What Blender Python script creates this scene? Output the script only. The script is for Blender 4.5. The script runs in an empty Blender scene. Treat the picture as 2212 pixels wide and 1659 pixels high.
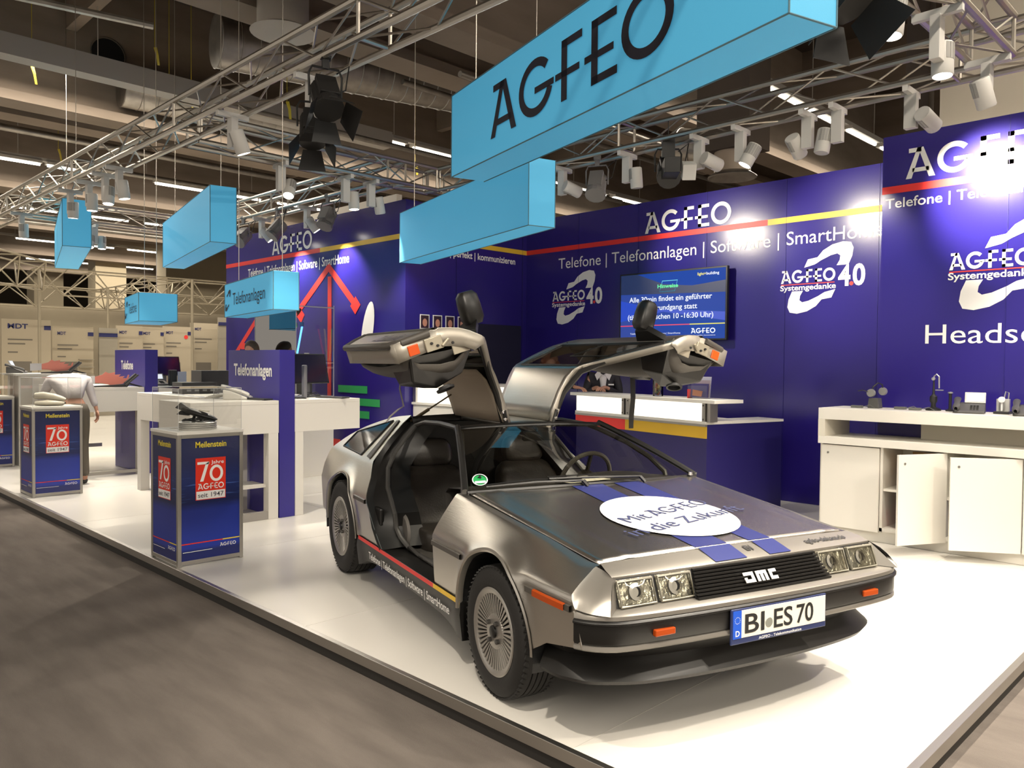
import bpy, bmesh, math, random
from math import sin, cos, pi, radians, sqrt, atan2
from mathutils import Vector, Matrix
random.seed(7)
S = bpy.context.scene
COL = S.collection
V = Vector

# ------------------------------------------------------------------ camera, world, exposure
CAMZ = 1.5043
cd = bpy.data.cameras.new('camera'); cam = bpy.data.objects.new('camera', cd); COL.objects.link(cam)
YAW, PITCH, ROLL = radians(135.0), radians(-1.48073), radians(0.50604)
fw = V((cos(PITCH)*cos(YAW), cos(PITCH)*sin(YAW), sin(PITCH)))
rt = fw.cross(V((0, 0, 1))).normalized(); up = rt.cross(fw)
r2 = rt*cos(ROLL) + up*sin(ROLL); u2 = -rt*sin(ROLL) + up*cos(ROLL)
cam.matrix_world = Matrix(((r2.x, u2.x, -fw.x, 0), (r2.y, u2.y, -fw.y, 0), (r2.z, u2.z, -fw.z, CAMZ), (0, 0, 0, 1)))
cd.sensor_width = 36.0; cd.sensor_fit = 'HORIZONTAL'; cd.lens = 1718.914/2212*36.0; cd.clip_end = 200; cd.clip_start = .05
S.camera = cam
W = bpy.data.worlds.new('hall_air'); S.world = W; W.use_nodes = True
bg = W.node_tree.nodes['Background']; bg.inputs[0].default_value = (1.0, .90, .78, 1); bg.inputs[1].default_value = .75
S.view_settings.view_transform = 'Standard'; S.view_settings.look = 'None'
S.view_settings.exposure = 0.0; S.view_settings.gamma = 1.0; S.view_settings.use_curve_mapping = False
S.cycles.max_bounces = 8; S.cycles.transparent_max_bounces = 16; S.cycles.caustics_reflective = False
S.cycles.caustics_refractive = False; S.cycles.sample_clamp_indirect = 4.0
WARM = (1.0, .90, .76)

def spot(name, loc, aim, power, size=60, blend=.6, radius=.05, col=WARM, parent=None):
    l = bpy.data.lights.new(name, 'SPOT'); l.energy = power; l.color = col
    l.spot_size = radians(size); l.spot_blend = blend; l.shadow_soft_size = radius
    o = bpy.data.objects.new(name, l); COL.objects.link(o)
    d = V(aim) - V(loc); o.location = loc; o.rotation_euler = d.to_track_quat('-Z', 'Y').to_euler()
    if parent: o.parent = parent; o.matrix_parent_inverse = parent.matrix_world.inverted()
    return o

# ------------------------------------------------------------------ materials
def nt(m): return m.node_tree
MATS = {}
def mat(name, col, rough=.5, metal=0.0, emit=None, es=1.0, noise=None, bump=None, spec=None, alpha=None, coat=0, aniso=None):
    if name in MATS: return MATS[name]
    m = bpy.data.materials.new(name); m.use_nodes = True; n = m.node_tree; b = n.nodes['Principled BSDF']
    b.inputs['Base Color'].default_value = (*col, 1); b.inputs['Roughness'].default_value = rough; b.inputs['Metallic'].default_value = metal
    if spec is not None: b.inputs['Specular IOR Level'].default_value = spec
    if coat: b.inputs['Coat Weight'].default_value = coat; b.inputs['Coat Roughness'].default_value = .08
    if emit: b.inputs['Emission Color'].default_value = (*emit, 1); b.inputs['Emission Strength'].default_value = es
    if aniso: b.inputs['Anisotropic'].default_value = aniso
    if noise or bump:
        tc = n.nodes.new('ShaderNodeTexCoord'); mp = n.nodes.new('ShaderNodeMapping'); n.links.new(tc.outputs['Object'], mp.inputs[0])
    if noise:      # (scale xyz, amount, second colour)
        sc, amt, c2 = noise
        mp.inputs['Scale'].default_value = sc if hasattr(sc, '__len__') else (sc, sc, sc)
        t = n.nodes.new('ShaderNodeTexNoise'); t.inputs['Scale'].default_value = 1; t.inputs['Detail'].default_value = 5
        n.links.new(mp.outputs[0], t.inputs['Vector'])
        r = n.nodes.new('ShaderNodeMapRange'); r.inputs[1].default_value = .35; r.inputs[2].default_value = .65; r.inputs[3].default_value = 0; r.inputs[4].default_value = amt
        n.links.new(t.outputs[0], r.inputs[0])
        mx = n.nodes.new('ShaderNodeMix'); mx.data_type = 'RGBA'; mx.inputs[6].default_value = (*col, 1); mx.inputs[7].default_value = (*c2, 1)
        n.links.new(r.outputs[0], mx.inputs[0]); n.links.new(mx.outputs[2], b.inputs['Base Color'])
    if bump:       # (scale xyz, strength)
        sc, st = bump
        mp2 = n.nodes.new('ShaderNodeMapping'); n.links.new(tc.outputs['Object'], mp2.inputs[0])
        mp2.inputs['Scale'].default_value = sc if hasattr(sc, '__len__') else (sc, sc, sc)
        t2 = n.nodes.new('ShaderNodeTexNoise'); t2.inputs['Scale'].default_value = 1; t2.inputs['Detail'].default_value = 3
        n.links.new(mp2.outputs[0], t2.inputs['Vector'])
        bp = n.nodes.new('ShaderNodeBump'); bp.inputs['Strength'].default_value = st; bp.inputs['Distance'].default_value = .01
        n.links.new(t2.outputs[0], bp.inputs['Height']); n.links.new(bp.outputs[0], b.inputs['Normal'])
    MATS[name] = m; return m

def glass(name, tint=(1, 1, 1), rough=0.0, refl=1.0):
    """thin clear pane: see-through with a fresnel reflection"""
    if name in MATS: return MATS[name]
    m = bpy.data.materials.new(name); m.use_nodes = True; n = m.node_tree; n.nodes.clear()
    o = n.nodes.new('ShaderNodeOutputMaterial'); t = n.nodes.new('ShaderNodeBsdfTransparent'); t.inputs[0].default_value = (*tint, 1)
    g = n.nodes.new('ShaderNodeBsdfGlossy'); g.inputs['Roughness'].default_value = rough; g.inputs[0].default_value = (refl, refl, refl, 1)
    f = n.nodes.new('ShaderNodeFresnel'); f.inputs[0].default_value = 1.5; mx = n.nodes.new('ShaderNodeMixShader')
    n.links.new(f.outputs[0], mx.inputs[0]); n.links.new(t.outputs[0], mx.inputs[1]); n.links.new(g.outputs[0], mx.inputs[2]); n.links.new(mx.outputs[0], o.inputs[0])
    MATS[name] = m; return m

def emis(name, col, st): return mat(name, (.03, .03, .03), .5, emit=col, es=st)

# ------------------------------------------------------------------ mesh builder
class MB:
    def __init__(s): s.v = []; s.f = []; s.m = []; s.T = None; s.mi = 0
    def add(s, vs, fs, mi=None):
        b = len(s.v); T = s.T
        s.v += [tuple(T @ V(p)) if T else tuple(p) for p in vs]
        s.f += [tuple(b+i for i in q) for q in fs]; s.m += [s.mi if mi is None else mi]*len(fs); return s
    def box(s, x0, x1, y0, y1, z0, z1, mi=None):
        return s.add([(x0, y0, z0), (x1, y0, z0), (x1, y1, z0), (x0, y1, z0), (x0, y0, z1), (x1, y0, z1), (x1, y1, z1), (x0, y1, z1)],
                     [(0, 3, 2, 1), (4, 5, 6, 7), (0, 1, 5, 4), (1, 2, 6, 5), (2, 3, 7, 6), (3, 0, 4, 7)], mi)
    def obox(s, c, size, R=None, mi=None):
        R = R or Matrix.Identity(3); c = V(c); a, b, d = [q/2 for q in size]
        vs = [c + R @ V((i*a, j*b, k*d)) for k in (-1, 1) for j in (-1, 1) for i in (-1, 1)]
        return s.add(vs, [(0, 2, 3, 1), (4, 5, 7, 6), (0, 1, 5, 4), (1, 3, 7, 5), (3, 2, 6, 7), (2, 0, 4, 6)], mi)
    def tube(s, pts, r, seg=8, mi=None, cap=True, closed=False):
        pts = [V(p) for p in pts]; n = len(pts); rs = r if hasattr(r, '__len__') else [r]*n
        vs = []; pn = None
        for i, p in enumerate(pts):
            if closed: d = pts[(i+1) % n] - pts[i-1]
            else: d = (pts[min(i+1, n-1)] - pts[max(i-1, 0)])
            d.normalize()
            a = pn if pn is not None else (V((0, 0, 1)) if abs(d.z) < .9 else V((1, 0, 0)))
            x = d.cross(a)
            if x.length < 1e-6: x = d.orthogonal()
            x.normalize(); y = x.cross(d).normalized(); pn = y
            for k in range(seg):
                t = 2*pi*k/seg; vs.append(p + x*(rs[i]*cos(t)) + y*(rs[i]*sin(t)))
        fs = []
        for i in range(n if closed else n-1):
            j = (i+1) % n
            for k in range(seg):
                l = (k+1) % seg; fs.append((i*seg+k, i*seg+l, j*seg+l, j*seg+k))
        if cap and not closed: fs += [tuple(range(seg-1, -1, -1)), tuple((n-1)*seg+k for k in range(seg))]
        return s.add(vs, fs, mi)
    def lathe(s, prof, o=(0, 0, 0), ax=(0, 0, 1), seg=24, mi=None, arc=2*pi):
        o = V(o); ax = V(ax).normalized(); x = ax.orthogonal().normalized(); y = ax.cross(x); n = len(prof); full = abs(arc-2*pi) < 1e-6
        sg = seg if full else seg+1
        vs = [o + ax*h + (x*cos(arc*k/seg) + y*sin(arc*k/seg))*r for (r, h) in prof for k in range(sg)]; fs = []
        for i in range(n-1):
            for k in range(seg):
                l = (k+1) % sg; fs.append((i*sg+k, i*sg+l, (i+1)*sg+l, (i+1)*sg+k))
        return s.add(vs, fs, mi)
    def disc(s, c, ax, r, seg=24, mi=None):
        c = V(c); ax = V(ax).normalized(); x = ax.orthogonal().normalized(); y = ax.cross(x)
        return s.add([c + (x*cos(2*pi*k/seg)+y*sin(2*pi*k/seg))*r for k in range(seg)], [tuple(range(seg))], mi)
    def grid(s, rows, mi=None, flip=False, closed=False):
        n = len(rows); m = len(rows[0]); fs = []
        for i in range(n-1):
            for j in range(m if closed else m-1):
                k = (j+1) % m; q = (i*m+j, i*m+k, (i+1)*m+k, (i+1)*m+j); fs.append(q[::-1] if flip else q)
        return s.add([p for r in rows for p in r], fs, mi)
    def poly(s, pts, mi=None): return s.add(pts, [tuple(range(len(pts)))], mi)
    def prism(s, pts, d, mi=None):
        """flat outline pts (3-D) pushed along d"""
        d = V(d); n = len(pts); a = [V(p) for p in pts]; b = [p + d for p in a]
        return s.add(a+b, [tuple(range(n-1, -1, -1)), tuple(range(n, 2*n))] + [(i, (i+1) % n, n+(i+1) % n, n+i) for i in range(n)], mi)
    def build(s, name, mats, parent=None, smooth=False, bevel=0, bseg=2, solid=0, sub=0, loc=None, rotz=None, fix=True, offset=0):
        me = bpy.data.meshes.new(name); me.from_pydata(s.v, [], s.f)
        for m in (mats if isinstance(mats, (list, tuple)) else [mats]): me.materials.append(m)
        me.polygons.foreach_set('material_index', s.m)
        if fix:
            bm = bmesh.new(); bm.from_mesh(me)
            if smooth: bmesh.ops.remove_doubles(bm, verts=bm.verts, dist=1e-5)
            bmesh.ops.recalc_face_normals(bm, faces=bm.faces); bm.to_mesh(me); bm.free()
        o = bpy.data.objects.new(name, me); COL.objects.link(o)
        if smooth: me.shade_smooth()
        if smooth == 'auto' or (smooth and not sub): me.set_sharp_from_angle(angle=radians(38))
        if solid:
            q = o.modifiers.new('s', 'SOLIDIFY'); q.thickness = solid; q.offset = offset
        if bevel:
            q = o.modifiers.new('b', 'BEVEL'); q.width = bevel; q.segments = bseg; q.limit_method = 'ANGLE'; q.angle_limit = radians(35)
        if sub:
            q = o.modifiers.new('u', 'SUBSURF'); q.levels = sub; q.render_levels = sub
        if loc is not None: o.location = loc
        if rotz is not None: o.rotation_euler = (0, 0, rotz)
        if parent: o.parent = parent
        return o

SOLVER = 'EXACT'
def apply_mods(o):
    bpy.context.view_layer.update(); dg = bpy.context.evaluated_depsgraph_get(); dg.update()
    me = bpy.data.meshes.new_from_object(o.evaluated_get(dg)); o.modifiers.clear(); o.data = me; return o
def cut(o, cutter, parent=None):
    q = o.modifiers.new('c', 'BOOLEAN'); q.operation = 'DIFFERENCE'; q.object = cutter; q.solver = SOLVER
    apply_mods(o); bpy.data.objects.remove(cutter, do_unlink=True); return o

def tag(o, label=None, cat=None, group=None, kind=None):
    if label: o['label'] = label
    if cat: o['category'] = cat
    if group: o['group'] = group
    if kind: o['kind'] = kind
    return o
def thing(name, label, cat, loc=(0, 0, 0), rotz=0, group=None):
    o = bpy.data.objects.new(name, None); COL.objects.link(o); o.location = loc; o.rotation_euler = (0, 0, rotz); o.empty_display_size = .1
    return tag(o, label, cat, group)
def struct(o): o['kind'] = 'structure'; return o
def dup(o, parent=None, loc=None, rotz=None, label=None, group=None):
    c = o.copy(); COL.objects.link(c); c.parent = parent
    for k in o.children: dup(k, c)
    if loc is not None: c.location = loc
    if rotz is not None: c.rotation_euler = (0, 0, rotz)
    if label: c['label'] = label
    if group: c['group'] = group
    return c

# ------------------------------------------------------------------ lettering
_tc = {}
def text_geo(body, bold=0.0, align='LEFT'):
    k = (body, bold, align)
    if k in _tc: return _tc[k]
    c = bpy.data.curves.new('t', 'FONT'); c.body = body; c.align_x = align; c.offset = bold; c.resolution_u = 4
    o = bpy.data.objects.new('t', c); COL.objects.link(o)
    dg = bpy.context.evaluated_depsgraph_get(); me = bpy.data.meshes.new_from_object(o.evaluated_get(dg))
    r = ([tuple(v.co) for v in me.vertices], [tuple(p.vertices) for p in me.polygons])
    bpy.data.objects.remove(o, do_unlink=True); bpy.data.meshes.remove(me); bpy.data.curves.remove(c)
    _tc[k] = r; return r
def put_text(mb, body, o, xd, yd, h, width=None, sx=1.0, bold=0.0, align='LEFT', mi=None, fn=None):
    """h = cap height; width = forced total width; o = left end of the base line; xd, yd = unit directions"""
    vs, fs = text_geo(body, bold, 'LEFT'); k = h/.69
    x0 = min(v[0] for v in vs); x1 = max(v[0] for v in vs)
    kx = (width/(x1-x0)) if width else k*sx
    w = (x1-x0)*kx; off = {'LEFT': 0, 'CENTER': -w/2, 'RIGHT': -w}[align]
    o = V(o); xd = V(xd); yd = V(yd)
    pts = [(v[0]-x0)*kx+off for v in vs], [v[1]*k for v in vs]
    if fn: mb.add([fn(a, b) for a, b in zip(*pts)], fs, mi)
    else: mb.add([o + xd*a + yd*b for a, b in zip(*pts)], fs, mi)
    return w
def arc(cx, cy, rx, ry, a0, a1, n=20): return [(cx+rx*cos(radians(a0+(a1-a0)*i/n)), cy+ry*sin(radians(a0+(a1-a0)*i/n))) for i in range(n+1)]
def stroke2(pts, t, closed=False):
    """polyline to a ribbon of width t: list of quads in 2-D"""
    n = len(pts); L = []; R_ = []
    for i in range(n):
        if closed: a = pts[i-1]; b = pts[(i+1) % n]
        else: a = pts[max(i-1, 0)]; b = pts[min(i+1, n-1)]
        dx, dy = b[0]-a[0], b[1]-a[1]; l = math.hypot(dx, dy) or 1; nx, ny = -dy/l*t/2, dx/l*t/2
        L.append((pts[i][0]+nx, pts[i][1]+ny)); R_.append((pts[i][0]-nx, pts[i][1]-ny))
    q = []
    for i in range(n if closed else n-1):
        j = (i+1) % n; q.append((L[i], R_[i], R_[j], L[j]))
    return q
def logo_quads(t=.15):
    Q = []; h = t/2
    def s(p, tt=t, c=False): Q.extend(stroke2(p, tt, c))
    def bar(x0, y0, x1, y1): Q.append(((x0, y0), (x1, y0), (x1, y1), (x0, y1)))
    x = 0      # A
    Q.append(((x, 0), (x+t*1.05, 0), (x+.47, 1), (x+.34, 1))); Q.append(((x+.70, 0), (x+.70+t*1.1, 0), (x+.52, 1), (x+.36, 1)))
    bar(x+.08, 1-t*.85, x+.46, 1); bar(x+.2, .20, x+.70, .20+t*.8)
    x = .98    # G
    s(arc(x+.46, .5, .5-h, .5-h, 42, 345, 30)); bar(x+.44, .5-t*.75, x+.98, .5)
    x = 2.06   # F
    bar(x+.1, 0, x+.1+t, 1); bar(x+.1, 1-t*.85, x+.62, 1); bar(x-.06, .5-t*.75, x+.56, .5)
    x = 2.80   # E
    bar(x+.1, 0, x+.1+t, 1); bar(x+.1, 1-t*.85, x+.66, 1); bar(x-.06, .5-t*.75, x+.60, .5); bar(x+.1, 0, x+.68, t*.85)
    x = 3.56   # O
    s(arc(x+.5, .5, .5-h, .5-h, 0, 360, 36)[:-1], t, True)
    return Q
LOGO_W = 4.56
def put_logo(mb, o, xd, yd, h, width=None, t=.15, mi=None, fn=None):
    o = V(o); xd = V(xd); yd = V(yd); kx = (width/LOGO_W) if width else h
    for q in logo_quads(t):
        pts = [(a*kx, b*h) for a, b in q]
        mb.add([fn(a, b) for a, b in pts] if fn else [o + xd*a + yd*b for a, b in pts], [(0, 1, 2, 3)], mi)
SWU = [(-.19, .28), (-.05, .30), (.03, .39), (.16, .46), (.31, .49), (.42, .47), (.456, .39), (.44, .28), (.39, .165), (.225, .165), (.266, .234), (.275, .297), (.234, .328), (.14, .31), (0, .25), (-.06, .215), (-.09, .20), (-.244, .165)]
def put_swirl(mb, o, xd, yd, s, mi=None):
    """two crescent arrows round a centre, s = overall height"""
    o = V(o); xd = V(xd); yd = V(yd)
    for sg in (1, -1): mb.add([o + xd*(sg*a*s-(.03*s if sg < 0 else 0)) + yd*(sg*b*s) for a, b in SWU], [tuple(range(len(SWU)))], mi)
def badge40(mb_w, mb_r, o, xd, yd, s):
    """crescents with the company word, the small line under it and 4.0; s = crescent height, o = centre"""
    o = V(o); xd = V(xd); yd = V(yd); n = xd.cross(yd)*.0008
    put_swirl(mb_w, o, xd, yd, s)
    put_logo(mb_w, o - xd*.59*s - yd*.045*s, xd, yd, .185*s, width=.80*s, t=.19)
    put_text(mb_w, 'Systemgedanke', o - xd*.60*s - yd*.150*s, xd, yd, .075*s, width=.82*s, bold=.02)
    put_text(mb_w, '4', o + xd*.25*s - yd*.12*s, xd, yd, .275*s, width=.17*s, bold=.03)
    put_text(mb_w, '0', o + xd*.45*s - yd*.12*s, xd, yd, .275*s, width=.17*s, bold=.03)
    mb_r.add([o - xd*.59*s - yd*.072*s, o + xd*.20*s - yd*.072*s, o + xd*.20*s - yd*.060*s, o - xd*.59*s - yd*.060*s], [(0, 1, 2, 3)])
    c = o + xd*.435*s - yd*.10*s + n; mb_r.add([c + xd*(.028*s*cos(a)) + yd*(.028*s*sin(a)) for a in [2*pi*i/12 for i in range(12)]], [tuple(range(12))])
def put_on(mb_list_mats, parent):
    for mb, name, m in mb_list_mats:
        if mb.f: mb.build(name, m, parent, fix=False)

X3, Y3, Z3 = V((1, 0, 0)), V((0, 1, 0)), V((0, 0, 1))
# ------------------------------------------------------------------ shared materials
M_navy = mat('navy_foil', (.020, .012, .17), .24, bump=(60, .04), spec=.5)
M_navy2 = mat('navy_board', (.016, .011, .15), .42, spec=.4)
M_white = mat('white_laminate', (.80, .77, .70), .38)
M_floorw = mat('white_floor', (.80, .77, .71), .28, noise=((1.2, 1.2, 1.2), .12, (.74, .71, .65)))
M_alu = mat('brushed_aluminium', (.56, .54, .50), .35, 1.0, bump=((200, 8, 8), .1))
M_pipe = mat('truss_aluminium', (.50, .46, .40), .38, 1.0, bump=(40, .05))
M_black = mat('black_plastic', (.012, .012, .012), .45)
M_dark = mat('dark_rubber', (.02, .018, .016), .6)
M_txt = mat('white_print', (.85, .84, .82), .5)
M_red = mat('red_print', (.72, .035, .03), .45)
M_yel = mat('yellow_print', (.78, .50, .04), .45)
M_grn = mat('green_print', (.02, .30, .08), .45)
M_gold = mat('gold_print', (.75, .60, .05), .45)
M_acryl = glass('acrylic', (.97, .97, .96))
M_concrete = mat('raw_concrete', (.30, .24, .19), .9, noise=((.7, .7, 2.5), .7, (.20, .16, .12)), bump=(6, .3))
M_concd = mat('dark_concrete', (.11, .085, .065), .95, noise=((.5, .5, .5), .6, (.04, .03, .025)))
M_galv = mat('galvanised_sheet', (.40, .37, .33), .42, .9, noise=((5, 5, 5), .6, (.24, .22, .19)))
M_tube = emis('fluorescent_tube', (1.0, .93, .80), 9.0)
# ------------------------------------------------------------------ floor, platform, booth walls
def plane_box(name, x0, x1, y0, y1, z0, z1, m, bevel=0): return struct(MB().box(x0, x1, y0, y1, z0, z1).build(name, m, bevel=bevel))
M_carpet = mat('grey_carpet', (.19, .165, .145), 1.0, noise=((2.0, 9.0, 2.0), .8, (.145, .125, .11)), bump=(260, .6), spec=.1)
plane_box('floor', -60, 14, -12, 34, -.30, -.107, M_carpet)
# raised white stand floor, two steps in from the aisle
plane_box('floor.001', -30, -1.03, 2.352, 9.6, -.107, -.002, M_floorw)
edge = MB(); edge.box(-30, -.995, 2.322, 2.352, -.052, .001); edge.box(-1.03, -.995, 2.352, 9.6, -.052, .001)
struct(edge.build('trim_1', M_alu, bevel=.002))
e2 = MB(); e2.box(-30, -1.02, 2.335, 2.36, -.107, -.05); e2.box(-1.03, -1.01, 2.35, 9.6, -.107, -.05)
struct(e2.build('trim_2', M_dark))
seams = MB()
for x in (-2.0, -4.0, -6.0, -8.0, -10.0): seams.box(x-.0012, x+.0012, 2.352, 8.4, -.002, -.0012)
for y in (4.4, 6.4): seams.box(-16, -1.03, y-.0012, y+.0012, -.002, -.0012)
struct(seams.build('trim_3', mat('floor_seam', (.58, .55, .50), .8)))  # joints between floor boards, slightly greyer than the floor
H = 3.575
# main wall (faces -Y) with print
wm = struct(MB().box(-8.13, -2.77, 8.41, 8.50, 0, H).build('wall_back', M_navy))
wr = struct(MB().box(-2.77, 1.6, 7.50, 8.50, 0, H).build('wall_right', M_navy))
ws = struct(MB().box(-8.22, -8.13, 6.20, 8.50, 0, H).build('wall_corner', M_navy))
wa = struct(MB().box(-13.15, -8.22, 6.20, 6.29, 0, H).build('wall_left', M_navy))
wh, rd, ye, gr, dk = MB(), MB(), MB(), MB(), MB()
yb = 8.406
def strip(mb, x0, x1, z0, z1, y): mb.add([(x0, y, z0), (x1, y, z0), (x1, y, z1), (x0, y, z1)], [(0, 1, 2, 3)])
strip(rd, -8.13, -4.35, 3.085, 3.15, yb); strip(ye, -4.35, -2.77, 3.085, 3.15, yb)
put_logo(wh, (-6.03, yb, 3.17), X3, Z3, .265, width=1.22, t=.17)
put_text(wh, 'Telefone | Telefonanlagen | Software | SmartHome', (-7.50, yb, 2.84), X3, Z3, .145, width=4.42)
badge40(wh, rd, (-7.17, yb, 2.42), X3, Z3, .74)
badge40(wh, rd, (-3.73, yb, 2.45), X3, Z3, .76)
for x in (-7.13, -6.13, -5.13, -4.13, -3.13): dk.box(x-.0015, x+.0015, yb-.001, 8.41, 0, H)
put_on([(wh, 'lettering', M_txt), (rd, 'red_stripe', M_red), (ye, 'yellow_stripe', M_yel), (dk, 'panel_seam', M_navy2)], wm)
# right wall
wh, rd, dk = MB(), MB(), MB(); yr = 7.496
strip(rd, -2.77, 1.6, 3.06, 3.125, yr)
put_logo(wh, (-2.57, yr, 3.17), X3, Z3, .265, width=1.24, t=.17)
put_text(wh, 'Telefone | Telefonanlagen | Software | SmartHome', (-2.74, yr, 2.93), X3, Z3, .085, width=2.75, bold=.01)
badge40(wh, rd, (-1.74, yr, 2.37), X3, Z3, .78)
put_text(wh, 'Headsets', (-2.38, yr, 1.71), X3, Z3, .165, width=1.05)
dk.box(-1.77, -1.767, yr-.001, 7.5, 0, H)
put_on([(wh, 'lettering', M_txt), (rd, 'red_stripe', M_red), (dk, 'panel_seam', M_navy2)], wr)
# corner wall (faces +X)
wh, ye, dk = MB(), MB(), MB(); xc = -8.126
ye.add([(xc, 6.2, 3.085), (xc, 8.41, 3.085), (xc, 8.41, 3.15), (xc, 6.2, 3.15)], [(0, 1, 2, 3)])
put_text(wh, 'denken | perfekt | kommunizieren', (xc, 6.55, 2.93), Y3, Z3, .085, width=1.62, bold=.02)
dk.box(xc-.003, xc+.002, 7.30, 8.30, 0, 2.05)          # dark doorway curtain
for y in (7.05, 8.32): dk.box(xc-.002, xc+.001, y, y+.003, 0, H)
put_on([(wh, 'lettering', M_txt), (ye, 'yellow_stripe', M_yel)], ws)
dk.build('curtain', mat('doorway_black', (.006, .005, .03), .8), ws)
# left wall with the big arrow graphic (faces -Y)
wh, rd, ye, gr, lg = MB(), MB(), MB(), MB(), MB(); ya = 6.196
strip(rd, -13.15, -10.15, 3.085, 3.15, ya); strip(ye, -10.15, -8.22, 3.085, 3.15, ya)
put_logo(wh, (-11.55, ya, 3.17), X3, Z3, .27, width=1.18, t=.17)
put_text(wh, 'Telefone | Telefonanlagen | Software | SmartHome', (-12.35, ya, 2.88), X3, Z3, .13, width=2.95, bold=.01)
put_text(wh, 'www.smarthome.de', (-11.55, ya, 2.18), X3, Z3, .07, width=.85)
def line(mb, p, w, y=ya):
    for q in stroke2(p, w): mb.add([(a, y, b) for a, b in q], [(0, 1, 2, 3)])
line(rd, [(-12.9, 1.55), (-11.28, 2.76)], .085, ya); line(rd, [(-11.32, 2.78), (-10.75, 2.25)], .085, ya-.001)
line(rd, [(-10.75, 2.25), (-10.62, 2.14)], .16, ya-.001)
line(rd, [(-11.2, 1.95), (-9.90, 2.86)], .10, ya-.001); line(rd, [(-9.93, 2.87), (-9.30, 2.34)], .10, ya-.002)
line(rd, [(-9.30, 2.34), (-9.18, 2.22)], .18, ya-.002)
line(rd, [(-9.89, 2.72), (-9.89, .10)], .10, ya-.0005); line(rd, [(-13.1, .36), (-9.6, .36)], .11, ya-.0008)
line(rd, [(-12.6, 1.75), (-11.9, 1.75)], .10, ya-.0003)
for z, x1 in ((1.13, -8.95), (.96, -8.66), (.79, -8.9)): strip(gr, -9.66, x1, z-.05, z+.05, ya-.001)
lg.add([(-8.95+.28*cos(a)*.55-.0, ya-.001, 1.93+.33*sin(a)+.2*cos(a)) for a in [2*pi*i/24 for i in range(24)]], [tuple(range(24))])
put_on([(wh, 'lettering', M_txt), (rd, 'red_arrow', M_red), (ye, 'yellow_stripe', M_yel), (gr, 'green_bar', M_grn), (lg, 'pale_shape', M_txt)], wa)

# ------------------------------------------------------------------ hanging light blue sign boxes
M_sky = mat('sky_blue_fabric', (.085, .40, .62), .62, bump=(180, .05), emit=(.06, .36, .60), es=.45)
M_skyedge = mat('sky_seam', (.10, .20, .25), .7)
M_ink = mat('dark_ink', (.012, .012, .025), .6)
def hang_sign(label, a, heading, L, Wd, Hh, zt, txt=None, group=None, small=False):
    t = thing('hanging_sign', label, 'sign', a, radians(heading), group)
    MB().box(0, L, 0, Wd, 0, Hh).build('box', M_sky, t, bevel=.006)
    e = MB(); r = .004
    for p, q in (((0, 0, 0), (L, 0, 0)), ((L, 0, 0), (L, Wd, 0)), ((L, 0, 0), (L, 0, Hh)), ((0, 0, 0), (0, 0, Hh)), ((L, Wd, 0), (L, Wd, Hh)), ((0, Wd, 0), (L, Wd, 0)), ((0, 0, Hh), (L, 0, Hh))): e.tube([p, q], r, 6)
    e.build('frame_edge', M_skyedge, t)
    for x in (.12, L-.12): MB().tube([(x, Wd/2, Hh), (x, Wd/2, 8.4-a[2])], .0045, 5).build('hanging_wire', M_pipe, t)
    if txt == 'logo':
        k = MB(); put_logo(k, (.62, -.006, .115), X3, Z3, .33, width=1.78, t=.15); k.build('lettering', M_ink, t, fix=False)
    elif txt:
        k = MB(); put_swirl(k, (.16, -.006, .18), X3, Z3, .24); put_text(k, txt, (.36, -.006, .12), X3, Z3, .13, width=min(L*.66, L-.5)); k.build('lettering', M_ink, t, fix=False)
    return t
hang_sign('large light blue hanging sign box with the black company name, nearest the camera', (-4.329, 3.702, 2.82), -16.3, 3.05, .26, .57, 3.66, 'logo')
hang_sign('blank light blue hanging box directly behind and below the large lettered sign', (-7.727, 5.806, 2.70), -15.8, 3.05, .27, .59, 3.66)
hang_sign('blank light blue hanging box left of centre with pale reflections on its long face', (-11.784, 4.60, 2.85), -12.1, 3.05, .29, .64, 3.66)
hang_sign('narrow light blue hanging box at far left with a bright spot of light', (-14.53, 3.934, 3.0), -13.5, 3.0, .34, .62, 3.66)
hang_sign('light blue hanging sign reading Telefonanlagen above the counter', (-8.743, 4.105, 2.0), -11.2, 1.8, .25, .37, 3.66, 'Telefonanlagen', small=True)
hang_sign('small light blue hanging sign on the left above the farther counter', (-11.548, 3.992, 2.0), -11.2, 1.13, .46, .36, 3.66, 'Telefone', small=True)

# ------------------------------------------------------------------ trusses
Z0 = 3.65; SP = .26
def truss(label, p0, p1, pitch=.5, flip=False, group='aluminium lighting trusses over the stand'):
    """square truss, p0/p1 = ends of the lower near chord"""
    p0 = V(p0); p1 = V(p1); d = p1-p0; L = d.length; a = atan2(d.y, d.x)
    t = thing('lighting_truss', label, 'truss', p0, a, group); s = -1 if flip else 1
    ch = [(0, 0), (s*SP, 0), (s*SP, SP), (0, SP)]
    for y, z in ch: MB().tube([(0, y, z), (L, y, z)], .025, 8).build('chord', M_pipe, t, smooth=True)
    br = MB(); n = max(2, int(L/pitch)); h = L/n
    for k in range(n):
        x0, x1 = k*h, (k+1)*h
        for i in range(4):
            a0, a1 = ch[i], ch[(i+1) % 4]
            if k % 2: a0, a1 = a1, a0
            br.tube([(x0, a0[0], a0[1]), (x1, a1[0], a1[1])], .009, 5, cap=False)
    x = 0
    for x in [i*3.0 for i in range(int(L/3)+1)] + [L]:
        for i in range(4):
            a0, a1 = ch[i], ch[(i+1) % 4]
            br.tube([(x, a0[0], a0[1]), (x, a1[0], a1[1])], .014, 6)
    br.build('bracing', M_pipe, t)
    return t
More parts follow.
